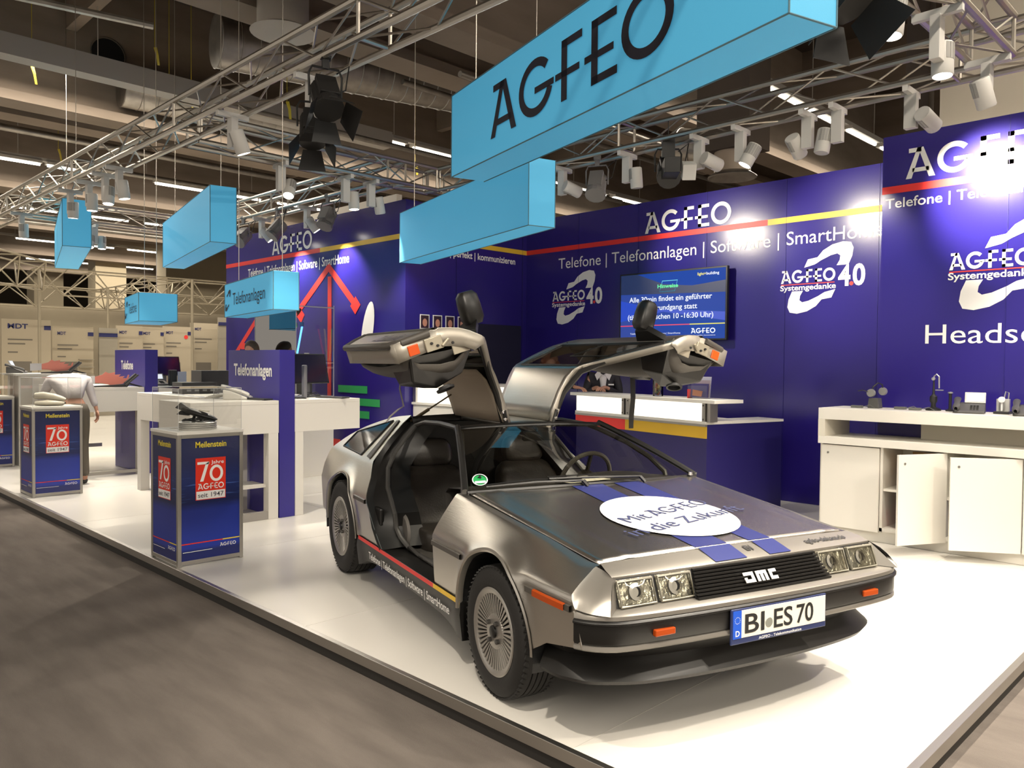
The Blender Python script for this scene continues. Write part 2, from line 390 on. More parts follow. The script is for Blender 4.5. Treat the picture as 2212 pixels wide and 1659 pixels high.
truss('long aluminium truss running over the stand from top centre to the far left', (-16.5, 3.03, Z0), (2.5, 3.03, Z0))
truss('aluminium truss parallel to the main back wall carrying white spotlights', (-7.9, 6.37, Z0), (1.8, 6.37, Z0))
truss('aluminium cross truss behind the lettered sign joining front and back trusses', (-7.70, 3.35, Z0), (-7.70, 6.4, Z0), flip=False)
truss('aluminium truss in the top right corner running away from the camera', (-1.74, -1.2, Z0), (-1.74, 6.3, Z0), flip=True)
truss('aluminium truss above the left wall with the red arrows', (-13.5, 5.62, Z0), (-7.72, 5.62, Z0))
truss('aluminium cross truss at far left behind the narrow blue sign', (-13.45, 3.3, Z0), (-13.45, 5.6, Z0))
# ------------------------------------------------------------------ spotlights on the trusses (fixture + its light)
M_lampw = mat('lamp_white', (.62, .60, .56), .45)
M_lens = emis('lamp_lens', (1.0, .92, .80), 14)
M_lensoff = mat('lamp_lens_dark', (.5, .48, .44), .25)
M_fin = mat('lamp_fin', (.30, .29, .27), .5)
def _spot_proto(on):
    t = bpy.data.objects.new('spotlight', None); COL.objects.link(t)
    MB().box(-.045, .045, -.03, .03, -.30, -.04).build('driver_box', M_lampw, t, bevel=.004)
    MB().box(-.02, .02, -.14, .14, -.045, 0).build('mounting_bar', M_lampw, t)
    h = MB(); h.lathe([(.0, .0), (.058, .0), (.062, .01), (.062, .19), (.055, .2)], seg=20)
    hd = bpy.data.objects.new('head', h.build('tmp', M_lampw, smooth=True).data); COL.objects.link(hd); hd.parent = t
    f = MB()
    for k in range(8): f.obox((.062*cos(k*pi/8-pi/2), .062*sin(k*pi/8-pi/2), .06), (.004, .02, .1), Matrix.Rotation(k*pi/8-pi/2, 3, 'Z'))
    f.build('cooling_fin', M_fin, hd)
    MB().disc((0, 0, .198), (0, 0, 1), .054, 20).build('lens', M_lens if on else M_lensoff, hd)
    for o in list(bpy.data.objects):
        if o.name.startswith('tmp'): bpy.data.objects.remove(o, do_unlink=True)
    return t
PON, POFF = _spot_proto(True), _spot_proto(False); used = {id(PON): 0, id(POFF): 0}
def spotlight(label, x, y, aim, power, on=True, size=70, z=None, side=1, radius=.045, group=None, rz=0):
    z = Z0-.02 if z is None else z; P = PON if on else POFF
    if used[id(P)] == 0: o = P; used[id(P)] = 1
    else: o = dup(P)
    o.location = (x, y, z); tag(o, label, 'spotlight', group)
    hd = [c for c in o.children if c.name.startswith('head')][0]
    piv = V((side*.11, 0, -.24)); o.rotation_euler = (0, 0, rz)
    Rz = Matrix.Rotation(rz, 3, 'Z'); pw = Rz @ piv; d = (V(aim) - (V((x, y, z))+pw)).normalized(); dl = Rz.transposed() @ d
    hd.location = piv - dl*.07; hd.rotation_euler = dl.to_track_quat('Z', 'Y').to_euler(); piv = pw
    if power:
        l = spot('spot_beam', V((x, y, z))+piv+d*.15, aim, power, size, .7, radius); 
    return o
G1, G2, G3 = 'white spotlights under the long front truss', 'white spotlights under the back truss', 'white spotlights above the left wall'
KW = 110
sp = spotlight
# front truss
sp('large white spotlight under the front truss above the second blue box', -6.58, 3.16, (-6.3, 4.4, 0), 2.2*KW)
for x, lb, aim in ((-9.305, 'white spotlight at the right end of the row of four under the front truss', (-9.0, 3.6, 0)),
                   (-9.749, 'tilted white spotlight, second from the right in the row under the front truss', (-9.2, 2.9, 0)),
                   (-10.308, 'upright white spotlight between two tilted ones under the front truss', (-10.2, 3.2, 0)),
                   (-11.01, 'white spotlight hanging just above the narrow blue box', (-11.2, 3.2, 0))):
    sp(lb, x, 3.16, aim, 1.6*KW, group=G1)
sp('unlit looking white spotlight at the far left end of the front truss', -13.26, 3.16, (-13.6, 3.3, 0), 1.2*KW, on=False)
# cross truss
sp('bright round white spotlight on the cross truss facing the camera', -7.83, 4.30, (-6.6, 3.2, .6), 2.0*KW, rz=pi/2)
sp('white spotlight on the cross truss, the middle one, pointing down', -7.83, 5.11, (-7.6, 5.3, 0), 1.4*KW, rz=pi/2)
sp('white spotlight at the back end of the cross truss near the corner', -7.83, 5.46, (-8.1, 6.3, 1.0), 1.4*KW, rz=pi/2)
# above the left wall
sp('white spotlight above the left wall right of the company word', -9.75, 5.75, (-9.4, 6.2, 2.7), 2.0*KW, group=G3)
sp('white spotlight above the left wall left of the company word', -11.03, 5.75, (-10.6, 6.2, 2.7), 2.0*KW, group=G3)
# far cross truss
sp('round white spotlight right of the narrow blue box', -13.58, 4.07, (-12.6, 3.6, 0), 1.2*KW, rz=pi/2)
sp('white spotlight with box, second right of the narrow blue box', -13.58, 4.24, (-13.4, 4.3, 0), 1.2*KW, rz=pi/2)
# back truss
for x, aim, on, p, lb in ((-5.756, (-4.95, 8.41, 2.7), False, 2.0, 'upright white spotlight at the left end of the back truss by the second blue box'),
                      (-4.89, (-4.7, 6.8, .5), False, .8, 'straight hanging white spotlight left of the black projector light'),
                      (-4.06, (-3.3, 8.41, 2.8), False, 2.0, 'ribbed white spotlight right of the black projector light, aimed at the wall'),
                      (-3.637, (-4.9, 5.3, 0), True, 2.4, 'lit white spotlight on the back truss beside the round ceiling vent'),
                      (-3.018, (-2.9, 8.41, 1.6), False, 1.2, 'white spotlight left of the pair on the back truss, head turned down left'),
                      (-2.766, (-3.2, 5.9, 0), False, 1.6, 'white spotlight right of the pair on the back truss, head turned left'),
                      (-2.20, (-1.88, 7.5, 3.0), False, 4.2, 'ribbed white spotlight near the right end of the back truss')):
    sp(lb, x, 6.50, aim, p*KW, on=on, side=(-1 if x > -3.3 and x < -2.5 else 1))
sp('lit ribbed white spotlight at the top right, under the truss end', -1.61, 5.16, (-1.5, 5.0, 0), 3.2*KW, side=1, rz=pi/2)
sp('white spotlight below the truss joint at the right edge', -1.61, 6.2, (-1.2, 7.2, 1.0), 2.2*KW, on=False, side=-1, rz=pi/2)
# front truss spotlights added to light the car, most of them outside the view
for x, y, aim, p, sz in ((.1, 3.16, (-1.6, 4.2, 0), 2.8, 75), (.9, 3.16, (-2.2, 3.6, .4), 2.6, 60), (-5.3, 3.16, (-4.6, 2.9, 0), 2.4, 75), (1.7, 3.16, (-1.0, 6.6, .5), 2.8, 60)):
    sp('added white spotlight on the front truss over the car, %s' % ({.1: 'right of the big sign', .9: 'second right of the big sign', -5.3: 'left of the big sign', 1.7: 'farthest right'}[x]), x, y, aim, p*KW, size=sz, group='white spotlights over the car')
sp('white spotlight on the top right truss straight above the car nose', -1.61, 4.35, (-1.75, 4.0, 0), 3.0*KW, size=85, rz=pi/2, side=1)
sp('unseen added white spotlight on the top right truss over the bonnet', -1.61, .6, (-2.9, 3.0, .4), 2.4*KW, size=70, rz=pi/2, group='white spotlights over the car')  # out of view, added for more light on the car

# flood lights with barn doors (light grey) ----------------------------------
M_grey = mat('grey_lamp_paint', (.17, .16, .155), .5)
M_blk = mat('black_lamp_paint', (.012, .011, .010), .55)
def fresnel(label, x, y, z, yaw, tilt, sc, m, barn=True, group=None):
    t = thing('stage_light', label, 'stage light', (x, y, z), yaw, group); t.scale = (sc,)*3
    y0 = MB(); y0.tube([(-.12, 0, -.30), (-.125, 0, -.14), (-.10, 0, -.09), (.10, 0, -.09), (.125, 0, -.14), (.12, 0, -.30)], .009, 6); y0.obox((0, 0, -.045), (.05, .03, .1)); y0.tube([(-.035, 0, 0), (.035, 0, 0)], .034, 10)
    y0.build('yoke', m, t)
    R = Matrix.Translation((0, 0, -.30)) @ Matrix.Rotation(tilt, 4, 'X')
    b = MB(); b.T = R
    b.lathe([(.0, -.14), (.07, -.135), (.10, -.10), (.105, .10), (.115, .11), (.115, .15), (.0, .15)], ax=(0, -1, 0), seg=14)
    b.obox((0, .02, .08), (.15, .2, .05)); b.build('housing', m, t, bevel=.004)
    if barn:
        for k in range(4):
            f = MB(); f.T = R @ Matrix.Rotation(k*pi/2, 4, 'Y') @ Matrix.Translation((0, -.15, .105)) @ Matrix.Rotation(radians(-28), 4, 'X')
            w = .09 if k % 2 else .075
            f.prism([(-w, 0, 0), (w, 0, 0), (w*1.5, -.17, 0), (-w*1.5, -.17, 0)], (0, 0, .003)); f.build('barn_door', m, t)
    c = MB(); c.tube([(.1, .05, -.1), (.2, .06, -.02), (.16, .02, -.22), (.09, .0, -.26)], .006, 5); c.build('cable', M_black, t)
    return t
fresnel('grey flood light above the left wall, right of the company word', -9.02, 5.62, Z0, radians(15), radians(60), .95, M_grey, False, 'grey flood lights above the left wall')
fresnel('grey flood light above the left wall, left of the company word', -10.32, 5.62, Z0, radians(-10), radians(50), .95, M_grey, False, 'grey flood lights above the left wall')
fresnel('grey flood light partly hidden behind the blank blue box', -11.35, 5.62, Z0, radians(20), radians(40), .95, M_grey, False, 'grey flood lights above the left wall')
fresnel('grey flood light on the back truss beside the second blue box', -5.275, 6.5, Z0, radians(25), radians(60), .95, M_grey, False)
fresnel('upper black stage light with open barn doors on the front truss', -4.93, 3.05, Z0, radians(75), radians(52), .95, M_blk)
fresnel('lower black stage light with open barn doors, left of its twin on the front truss', -5.22, 3.12, Z0-.16, radians(60), radians(66), .88, M_blk)
fresnel('large black stage light with barn doors beside the end of the big blue sign', -1.62, 3.75, Z0-.02, radians(70), radians(60), 1.05, M_blk)
t = fresnel('long black profile projector light with cables on the back truss', -4.37, 6.45, Z0, radians(40), radians(35), 1.0, M_blk, False)
b = MB(); b.T = Matrix.Translation((0, 0, -.30)); b.obox((0, -.22, -.03), (.14, .36, .14)); b.obox((0, .0, .22), (.12, .1, .2)); b.tube([(0, 0, .3), (0, 0, .48)], .006, 5); b.build('lens_tube', M_blk, t, bevel=.005)
b = MB(); b.T = Matrix.Translation((.12, -.3, -.36)) @ Matrix.Rotation(.5, 4, 'X')
for k in range(3): b.box(-.02, .1, -.05+k*.05, -.02+k*.05, -.08, .06)
b.build('heat_shield', M_lampw, t)
# ------------------------------------------------------------------ hall roof: beams, tube lights, ducts, pipes, columns
K = 1.2
def kx(x): return x*K
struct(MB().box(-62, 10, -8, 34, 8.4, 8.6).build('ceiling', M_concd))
bi = 0
for i, xt in enumerate((-6.7, -14.2, -22.1, -28.8, -36.2, -43)):
    # two deep concrete ribs beside each row of lamps, with round holes
    for dx, zb in ((-1.35, 6.0), (-3.2, 6.25)):
        b = MB().box(xt+dx-.28, xt+dx, -6, 33, zb, 8.4).build('trim_%d' % (10+bi), M_concrete); bi += 1; struct(b)
        b2 = MB().box(xt+dx-.42, xt+dx+.14, -6, 33, zb-.16, zb).build('trim_%d' % (10+bi), M_concrete); bi += 1; struct(b2)
    for yy in ((5.1,) if xt == -14.2 else ()):
        h = MB().lathe([(0, 0), (.27, 0), (.30, -.02), (.30, .012)], (xt-1.35+.008, yy, 7.05), (1, 0, 0), 24).build('beam_hole', M_black)
        tag(h, 'round black hole through the concrete beam at the upper left', 'opening')
for k in range(9):
    y = -4+k*4.2; b = MB().box(-60, 8, y, y+.18, 7.3, 8.4).build('trim_%d' % (40+k), M_concrete); struct(b)
rows = {.9: (-8, -6, -4, -2, 0, 2, 4, 6.0, 8, 10, 12), 8.2: (-8, -5, -2, 1, 4, 7),  -14.2: (-1.5, 1.9, 3.4, 5.55, 7.7, 9.3, 11.0, 12.7, 14.4, 16.4, 18.2), -6.7: (11.6, 12.8, 14.2, 16.2, 18.0), -22.1: (2.2, 4.2, 5.8, 8.4, 10.0, 12.0), -28.8: (4.8, 6.4, 8.6, 10.6, 12.6), -36.2: (8.4, 10.6, 12.6, 14.6), -43: (10.4, 12.8, 14.8)}  # rows over and behind the camera are unseen, added to brighten the hall
Mfix = mat('lamp_tray', (.55, .52, .47), .5)
proto = None
NM = {-14.2: 'left', -6.7: 'right'}
for xt, ys in rows.items():
    rl = MB().box(xt-.06, xt+.06, min(ys)-1, max(ys)+3, 6.36, 6.44); y_ = min(ys)
    while y_ < max(ys)+3: rl.tube([(xt, y_, 6.44), (xt, y_, 8.4)], .008, 5); y_ += 3.0
    rail = rl.build('lighting_rail', Mfix)
    tag(rail, {-14.2: 'grey lamp rail of the nearest row across the ceiling, upper left', -6.7: 'grey lamp rail of the ceiling row at the upper right', -22.1: 'grey lamp rail of the second ceiling row from the left foreground', -28.8: 'grey lamp rail of the third ceiling row', -36.2: 'grey lamp rail of the second farthest ceiling row', -43: 'grey lamp rail of the farthest ceiling row', .9: 'unseen grey lamp rail above the camera aisle', 8.2: 'unseen grey lamp rail behind the camera'}[xt], 'rail')
    l = bpy.data.lights.new('tube_row_light', 'AREA'); l.shape = 'RECTANGLE'; l.size = .2; l.size_y = max(ys)-min(ys)+1.5; l.energy = 55*l.size_y; l.color = (1.0, .90, .76)
    lo = bpy.data.objects.new('tube_row_light', l); COL.objects.link(lo); lo.location = (xt, (max(ys)+min(ys)+1.5)/2, 6.22)
    for yi, y in enumerate(ys):
        if proto is None:
            proto = bpy.data.objects.new('tube_light', None); COL.objects.link(proto)
            MB().box(-.11, .11, 0, 1.5, .02, .085).build('reflector', Mfix, proto)
            tb = MB(); tb.tube([(0, .03, 0), (0, 1.47, 0)], .035, 8); tb.build('tube', M_tube, proto, smooth=True); o = proto
        else: o = dup(proto)
        o.location = (xt, y, 6.28)
        tag(o, 'glowing tube lamp, %s from the left in %s' % (('first', 'second', 'third', 'fourth', 'fifth', 'sixth', 'seventh', 'eighth', 'ninth', 'tenth', 'eleventh')[yi], {-14.2: 'the nearest row crossing the upper left', -6.7: 'the row at the upper right', -22.1: 'the second row left', -28.8: 'the third row left', -36.2: 'the fourth row far left', -43: 'the farthest row', .9: 'the unseen row over the aisle', 8.2: 'the unseen row behind the camera'}[xt]), 'ceiling light', 'fluorescent tubes in row at %s' % {-14.2: 'upper left', -6.7: 'upper right', -22.1: 'second left', -28.8: 'third left', -36.2: 'fourth left', -43: 'the far end', .9: 'the aisle', 8.2: 'the back of the aisle'}[xt])
# red sprinkler or cable tray bits between lamps
M_redp = mat('red_pipe', (.30, .035, .02), .5)
tag(MB().box(-14.26, -14.14, 5.0, 5.5, 6.30, 6.36).build('red_pipe', M_redp), 'short dark red pipe piece between two lamps, nearer the left edge', 'pipe')
tag(MB().box(-14.26, -14.14, 7.1, 7.65, 6.30, 6.36).build('red_pipe', M_redp), 'short dark red pipe piece between lamps behind the black stage lights', 'pipe')
# ducts
def duct(label, pts, r, cat='duct', rings=True, m=None):
    t = thing('ventilation_duct', label, cat, pts[0]); P = [V(p)-V(pts[0]) for p in pts]
    MB().tube(P, r, 28).build('duct_wall', m or M_galv, t, smooth=True)
    if rings:
        k = MB()
        for a, b in zip(P, P[1:]):
            L = (b-a).length; d = (b-a)/L; n = int(L/.28)
            for i in range(n): k.lathe([(r+.001, 0), (r+.012, .008), (r+.001, .016)], a+d*(i*.28), d, 24)
        k.build('ring_seam', M_galv, t)
    return t
duct('wide galvanised ventilation duct running across the upper left corner', [(-12.6, -1.0, 6.95), (-10.9, 4.6, 6.95)], .42)
duct('galvanised ventilation duct continuing behind the front truss to the blue sign', [(-11.8, 5.4, 6.35), (-10.9, 10.6, 6.5)], .40)
duct('short duct section behind the front truss below the wide duct', [(-15.2, 5.2, 6.4), (-14.9, 9.4, 6.4)], .34)
duct('dark corrugated flexible duct above the main back wall', [(-7.9, 12.0, 5.35), (-6.9, 12.2, 5.1), (-6.4, 11.4, 5.15)], .30)
tag(MB().tube([(-6.9, 12.2, 5.3), (-6.9, 12.2, 8.4)], .02, 6).build('duct_hanger', M_galv), 'thin rod holding the dark corrugated duct above the back wall', 'rod')
tag(MB().tube([(-12.75, -.8, 6.2), (-11.6, 4.4, 6.2)], .05, 8).build('ceiling_pipe', M_galv), 'thin pipe running under the wide duct', 'pipe')
MBb = MB().box(-13.2, -12.9, -3, 9.5, 5.75, 6.05).build('metal_channel', mat('painted_channel', (.45, .41, .36), .5)); tag(MBb, 'pale square channel running diagonally under the wide duct', 'beam'); 
for i, (x, z, r, y0, y1, lb) in enumerate(((-18.6, 6.15, .07, 1, 16, 'long silver pipe below the concrete beam at the left'), (-12.2, 5.55, .05, 5.5, 16, 'long silver pipe passing behind the front truss'), (-10.6, 6.1, .05, 8, 20, 'silver pipe above the second blue box'),
                                   (-19.8, 5.9, .06, 6, 18, 'pipe above the blank blue box at left'), (-8.6, 5.6, .045, 7.5, 16, 'thin pipe rising behind the large lettered sign'), (-24.5, 5.2, .06, 5, 20, 'pipe below the dark ceiling at far left'))):
    tag(MB().tube([(x, y0, z), (x, y1, z)], r, 10).build('ceiling_pipe', M_galv, smooth=True), lb, 'pipe')
# round ceiling vent above the main wall
t = thing('round_vent', 'round beige ceiling air outlet with a flared rim above the back wall', 'vent', (-6.0, 10.5, 4.28))
M_beige = mat('beige_paint', (.42, .33, .24), .5)
MB().lathe([(0, .32), (.26, .32), (.26, .03), (.27, .02)], seg=32).build('drum', M_beige, t, smooth=True)
MB().lathe([(.26, .03), (.345, -.03), (.35, -.045), (.33, -.05), (.22, .02), (0, .03)], seg=32).build('rim', M_galv, t, smooth=True)
MB().box(-.42, .42, -.3, .3, .32, 4.12).build('plenum_box', M_concd, t)
t = thing('round_vent', 'white round air outlet above the upper part of the front truss', 'vent', (-9.6, 5.3, 5.85))
MB().lathe([(0, .45), (.33, .45), (.33, .0), (.42, -.05), (.30, -.03), (0, 0)], seg=28).build('drum', mat('pale_paint', (.50, .46, .40), .5), t, smooth=True)
# yellow marker ribbons
for i, (x, y, z) in enumerate(((-14.3, 3.55, 6.1), (-14.1, 5.6, 6.2), (-13.9, 5.9, 6.0), (-11.5, 6.4, 5.6), (-14.0, 8.3, 6.0), (-14.0, 10.9, 5.9), (-12.9, 4.9, 6.4), (-18.6, 5.1, 5.9))):
    b = MB(); b.tube([(.02, .01, 0), (.02, .01, 8.4-z)], .004, 4); b.grid([[V((0, 0, 0)), V((.05, .03, 0))], [V((.02, .03, -.12)), V((.07, .05, -.12))], [V((.0, .06, -.26)), V((.04, .08, -.27))]])
    o = b.build('yellow_ribbon', mat('yellow_ribbon', (.55, .42, .02), .6), loc=(x, y, z), solid=.003); tag(o, 'yellow marker ribbon hanging from the roof, ' + ('by the round black beam hole', 'above the front truss at left', 'lower one above the front truss at left', 'near the end of the large lettered sign', 'left of the black stage lights', 'behind the black stage lights', 'below the wide duct', 'at far left below the beam')[i], 'ribbon', 'yellow ribbons under the roof')
# columns and hall walls at the back
M_hallw = mat('cream_hall_wall', (.46, .39, .27), .8, noise=((.3, .3, .3), .3, (.40, .34, .23)))
struct(MB().box(-60, 14, 33.5, 34, -.1, 8.5).build('wall_far', M_concd))
struct(MB().box(-58, -57, -12, 34, -.1, 8.5).build('wall_end', mat('end_wall', (.10, .085, .065), .9)))
struct(MB().box(-2.95, 9.0, 9.6, 10.2, -.1, 8.4).build('wall_pillar', mat('cream_plaster', (.62, .55, .43), .8, noise=((1.5, 1.5, 1.5), .3, (.55, .48, .37)))))
tag(MB().box(-3.45, -3.2, 10.0, 10.2, 0, 8).build('drain_pipe', M_concd), 'dark vertical pipe beside the cream pillar', 'pipe')
for (x, y0, y1, z1, lb) in ((-34, 8.5, 9.5, 4.9, 'cream hall column behind the left lattice frame'), (-34, 13.4, 16.1, 8.3, 'wide cream hall column between the blue boxes'), (-33, 16.4, 20.5, 8.3, 'cream wall block right of the wide hall column'), (-38, 11.9, 13.2, 8.3, 'narrow cream column farther back')):
    tag(MB().box(x-1, x, y0, y1, -.1, z1).build('hall_column', M_hallw), lb, 'column')
tag(MB().box(-12.5, -9.8, 7.3, 7.4, -.1, 4.05).build('display_board', mat('pale_board', (.62, .56, .46), .6)), 'pale board sticking up behind the left wall', 'panel')
# ------------------------------------------------------------------ the sports car (x forward, y left, z up, origin under the front axle)
CAR_O, CAR_R = V((-2.31216, 3.30743, 0)), radians(-16.849)
car = thing('sports_car', 'low stainless steel sports car with both gullwing doors raised and blue bonnet stripes', 'car', CAR_O, CAR_R)
M_steel = mat('brushed_stainless', (.66, .63, .57), .30, 1.0, bump=((4, 260, 260), .05), noise=((1.5, 1.5, 1.5), .5, (.60, .57, .52)))
M_steelh = mat('brushed_stainless_bonnet', (.62, .59, .54), .27, 1.0, bump=((4, 300, 40), .05), noise=((1.0, 2.5, 1), .5, (.55, .525, .485)))
M_fascia = mat('painted_fascia', (.30, .28, .25), .33, .65)
M_trimk = mat('car_black_trim', (.007, .0065, .006), .40)
M_rub = mat('car_rubber', (.010, .009, .008), .45)
M_rubg = mat('door_edge_rubber', (.065, .058, .050), .5)
M_leath = mat('black_leather', (.028, .024, .020), .36, bump=(90, .12))
M_liner = mat('tan_headliner', (.50, .42, .32), .85, bump=(200, .1))
M_carp = mat('car_carpet', (.05, .045, .038), .95)
M_inner = mat('black_interior', (.010, .010, .010), .55)
M_wind = glass('windscreen_glass', (.80, .80, .74)); M_qglass = glass('tinted_glass', (.25, .25, .24))
M_amber = mat('amber_lens', (.38, .055, .006), .22)
M_bluek = mat('blue_vinyl', (.035, .045, .19), .34, .25)
M_chrome = mat('chrome', (.75, .73, .70), .12, 1.0)
M_paper = mat('paper', (.72, .68, .58), .8)
def interp(tab, x):
    if x <= tab[0][0]: return tab[0][1]
    for (a, p), (b, q) in zip(tab, tab[1:]):
        if x <= b: return p + (q-p)*(x-a)/(b-a)
    return tab[-1][1]
def smoothi(tab, x):
    if x <= tab[0][0]: return tab[0][1]
    for i in range(len(tab)-1):
        if x <= tab[i+1][0]:
            x0, p0 = tab[i]; x1, p1 = tab[i+1]; t = (x-x0)/(x1-x0)
            m0 = (tab[i+1][1]-tab[i-1][1])/(tab[i+1][0]-tab[i-1][0]) if i > 0 else (p1-p0)/(x1-x0)
            m1 = (tab[i+2][1]-tab[i][1])/(tab[i+2][0]-tab[i][0]) if i+2 < len(tab) else (p1-p0)/(x1-x0)
            h = x1-x0; return (2*t**3-3*t**2+1)*p0+(t**3-2*t**2+t)*h*m0+(-2*t**3+3*t**2)*p1+(t**3-t**2)*h*m1
    return tab[-1][1]
RIDGE_Z = [(-.62, .817), (-.3, .789), (.3, .738), (.60, .704)]
def ridge_y(x): return interp([(-.62, .802), (.6, .742)], x)
def side_dy(x): return interp([(-3.12, -.06), (-3.0, -.045), (-2.8, -.02), (-2.4, .0), (-.1, .0), (.3, -.003), (.5, -.008), (.70, -.02)], x)
AF, AR = (.02, .30, .362), (-2.385, .325, .392)     # arch centres and radii
def side_y(x, z, zt, yt):
    """half width of the flank at height z; zt, yt = where it meets the shoulder line"""
    y = interp([(.15, .868), (.36, .893), (.56, .905), (.605, .907), (.63, .900)], min(z, .63)) + side_dy(x)
    if z > .63:
        k = (z-.63)/(zt-.63); y = y + (yt-y)*(k**1.12)
    for cx, cz, r in (AF, AR):
        d = math.hypot(x-cx, z-cz)-r
        if z > .30 and d < .11: y += .018*math.exp(-(max(d, 0)/.035)**2)
    return y
def arch_cut(o, a, sg):
    c = MB().tube([(a[0], -sg*.86-.3, a[1]), (a[0], -sg*.86+.3, a[1])], a[2], 72).build('cutter', M_black, car)
    cut(o, c)
for sg, sd in ((1, 'right'), (-1, 'left')):
    # front wing ---------------------------------------------------------
    m = MB(); rows = []
    NU, NV = 64, 34
    for i in range(NU+1):
        u = i/NU; x0 = -.645+1.315*u; zt = interp(RIDGE_Z, x0); zb = interp([(-.66, .345), (.36, .345), (.44, .395), (.72, .456)], x0); row = []
        for j in range(NV+1):
            v = j/NV; z = zb+(zt-zb)*v
            xr = interp([(.34, -.665), (.60, -.665), (.817, -.605)], z); xf = interp([(.456, .715), (.585, .685), (.710, .587)], z)
            x = xr+(xf-xr)*u; row.append(V((x, -sg*side_y(x, z, interp(RIDGE_Z, x), ridge_y(x)), z)))
        x = row[-1].x
        yh = interp([(-.60, .757), (.6, .716)], x)
        row.append(V((x, -sg*(ridge_y(x)-.008), row[-1].z+.006))); row.append(V((x, -sg*yh, row[-1].z+.004))); row.append(V((x, -sg*(yh-.004), row[-1].z-.03)))
        rows.append(row)
    m.grid(rows); o = m.build('front_wing', M_steel, car, smooth=True, solid=.004, offset=-1); arch_cut(o, AF, sg)
    o.data.shade_smooth(); o.data.set_sharp_from_angle(angle=radians(35))
    # rolled arch lip
    for k, (cx, cz, r) in enumerate((AF, AR)):
        l = MB(); rr = []
        for i in range(49):
            a = radians(-2+184*i/48) if k == 0 else radians(-4+188*i/48)
            x, z = cx+r*cos(a), cz+r*sin(a)
            if z < .30: continue
            y = side_y(x, max(z, .35), .82, .80); yy = y+.003
            rr.append([V((cx+(r+d)*cos(a), -sg*(yy+e), cz+(r+d)*sin(a))) for d, e in ((.014, -.002), (.004, .003), (-.006, -.002), (-.010, -.03))])
        l.grid(rr); l.build('arch_lip', M_steel, car, smooth=True)
    # wheel wells
    for (cx, cz, r) in (AF, AR):
        w = MB(); rr = []
        for i in range(31):
            a = radians(-10+200*i/30); rr.append([V((cx+r*cos(a), -sg*y, cz+r*sin(a))) for y in (.895, .56)])
        w.grid(rr); w.add([V((cx+r*cos(radians(a)), -sg*.56, cz+r*sin(radians(a)))) for a in range(-10, 191, 10)], [tuple(range(21))]); w.build('wheel_well', M_inner, car)
    # rear quarter -------------------------------------------------------
    RZ = [(-3.10, .70), (-3.05, .80), (-2.93, .90), (-2.81, .963), (-2.65, 1.023), (-2.3, 1.106), (-1.98, 1.143)]
    CX = [(.34, -1.505), (.362, -1.53), (.45, -1.64), (.62, -1.797), (.745, -1.892), (.84, -2.02), (.968, -2.052), (1.084, -2.037), (1.145, -2.0)]
    def rq(x, z):
        if z > .83: return .80-.877*(z-.815)
        return side_y(x, z, .83, .787)
    m = MB(); rows = []
    for i in range(71):
        u = (i/70)**1.0; row = []
        xr = -3.10
        for j in range(45):
            v = j/44
            # first guess of x to know the local top
            x = -2.0+(xr+2.0)*u; zt = smoothi(RZ, x); z = .35+(zt-.35)*v
            xc = interp(CX, z); x = xc+(xr-xc)*u; z = min(z, smoothi(RZ, x))
            row.append(V((x, -sg*rq(x, z), z)))
        rows.append(row)
    m.grid(rows); o = m.build('rear_quarter', M_steel, car, smooth=True, solid=.004, offset=-1); arch_cut(o, AR, sg)
    o.data.shade_smooth(); o.data.set_sharp_from_angle(angle=radians(35))
    def sail(x, z, e=0): return V((x, -sg*(rq(x, z)+e), z+e*.8))
    q = [sail(-2.78, .861, .004), sail(-2.74, .971, .004), sail(-2.225, 1.086, .004), sail(-2.30, .845, .004)]
    MB().poly(q).build('quarter_window', mat('dark_glazing', (.012, .012, .012), .06, spec=.8), car)
    fr = MB(); fr.tube(q, .006, 6, closed=True); fr.build('window_surround', M_trimk, car)
    g = MB(); g.prism([sail(-2.11, 1.094, .002), sail(-2.155, 1.088, .002), sail(-2.165, .845, .002), sail(-2.09, .838, .002)], (0, -sg*.005, .005)); g.build('vent_strip', M_rubg, car)
    # rubbing strips -----------------------------------------------------
    for nm, xa, xb in (('rub_strip', -.665, -.305), ('rub_strip', .335, .655), ('rub_strip', -2.03, -1.80)):
        k = MB(); n = 8; rr = []
        for i in range(n+1):
            x = xa+(xb-xa)*i/n; z0 = .553 if xa > -1 else .585; z0 += .012 if x > .3 else 0
            z1 = z0+.030; y = side_y(x, z0+.01, .8, .8)
            rr.append([V((x, -sg*(y-.002), z0)), V((x, -sg*(y+.009), z0+.004)), V((x, -sg*(y+.009), z1-.004)), V((x, -sg*(y-.002), z1))])
        k.grid(rr); k.build(nm, M_rubg, car)
    k = MB(); rr = []
    for i in range(9):
        x = .40+.225*i/8; y = side_y(x, .58, .8, .8); rr.append([V((x, -sg*(y+.004), .562)), V((x, -sg*(y+.014), .567)), V((x, -sg*(y+.014), .590)), V((x, -sg*(y+.004), .595))])
    k.grid(rr); k.build('side_marker', M_amber, car)
    # black sill with red and yellow line ---------------------------------
    SX = [(-1.985, .150), (-1.93, .165), (-1.85, .20), (-1.60, .225), (-.62, .200), (-.40, .165), (-.335, .150)]
    m = MB(); rr = []
    for i in range(41):
        x = -1.985+1.66*i/40; zb = interp(SX, x); fl = .012*(math.exp(-((x+1.97)/.08)**2)+math.exp(-((x+.36)/.08)**2))
        rr.append([V((x, -sg*.60, .30)), V((x, -sg*.80, .338)), V((x, -sg*.888, .345)), V((x, -sg*.897, .338)), V((x, -sg*(.893+fl), .28)), V((x, -sg*(.872+fl*1.5), zb)), V((x, -sg*.80, zb-.003)), V((x, -sg*.60, .20))])
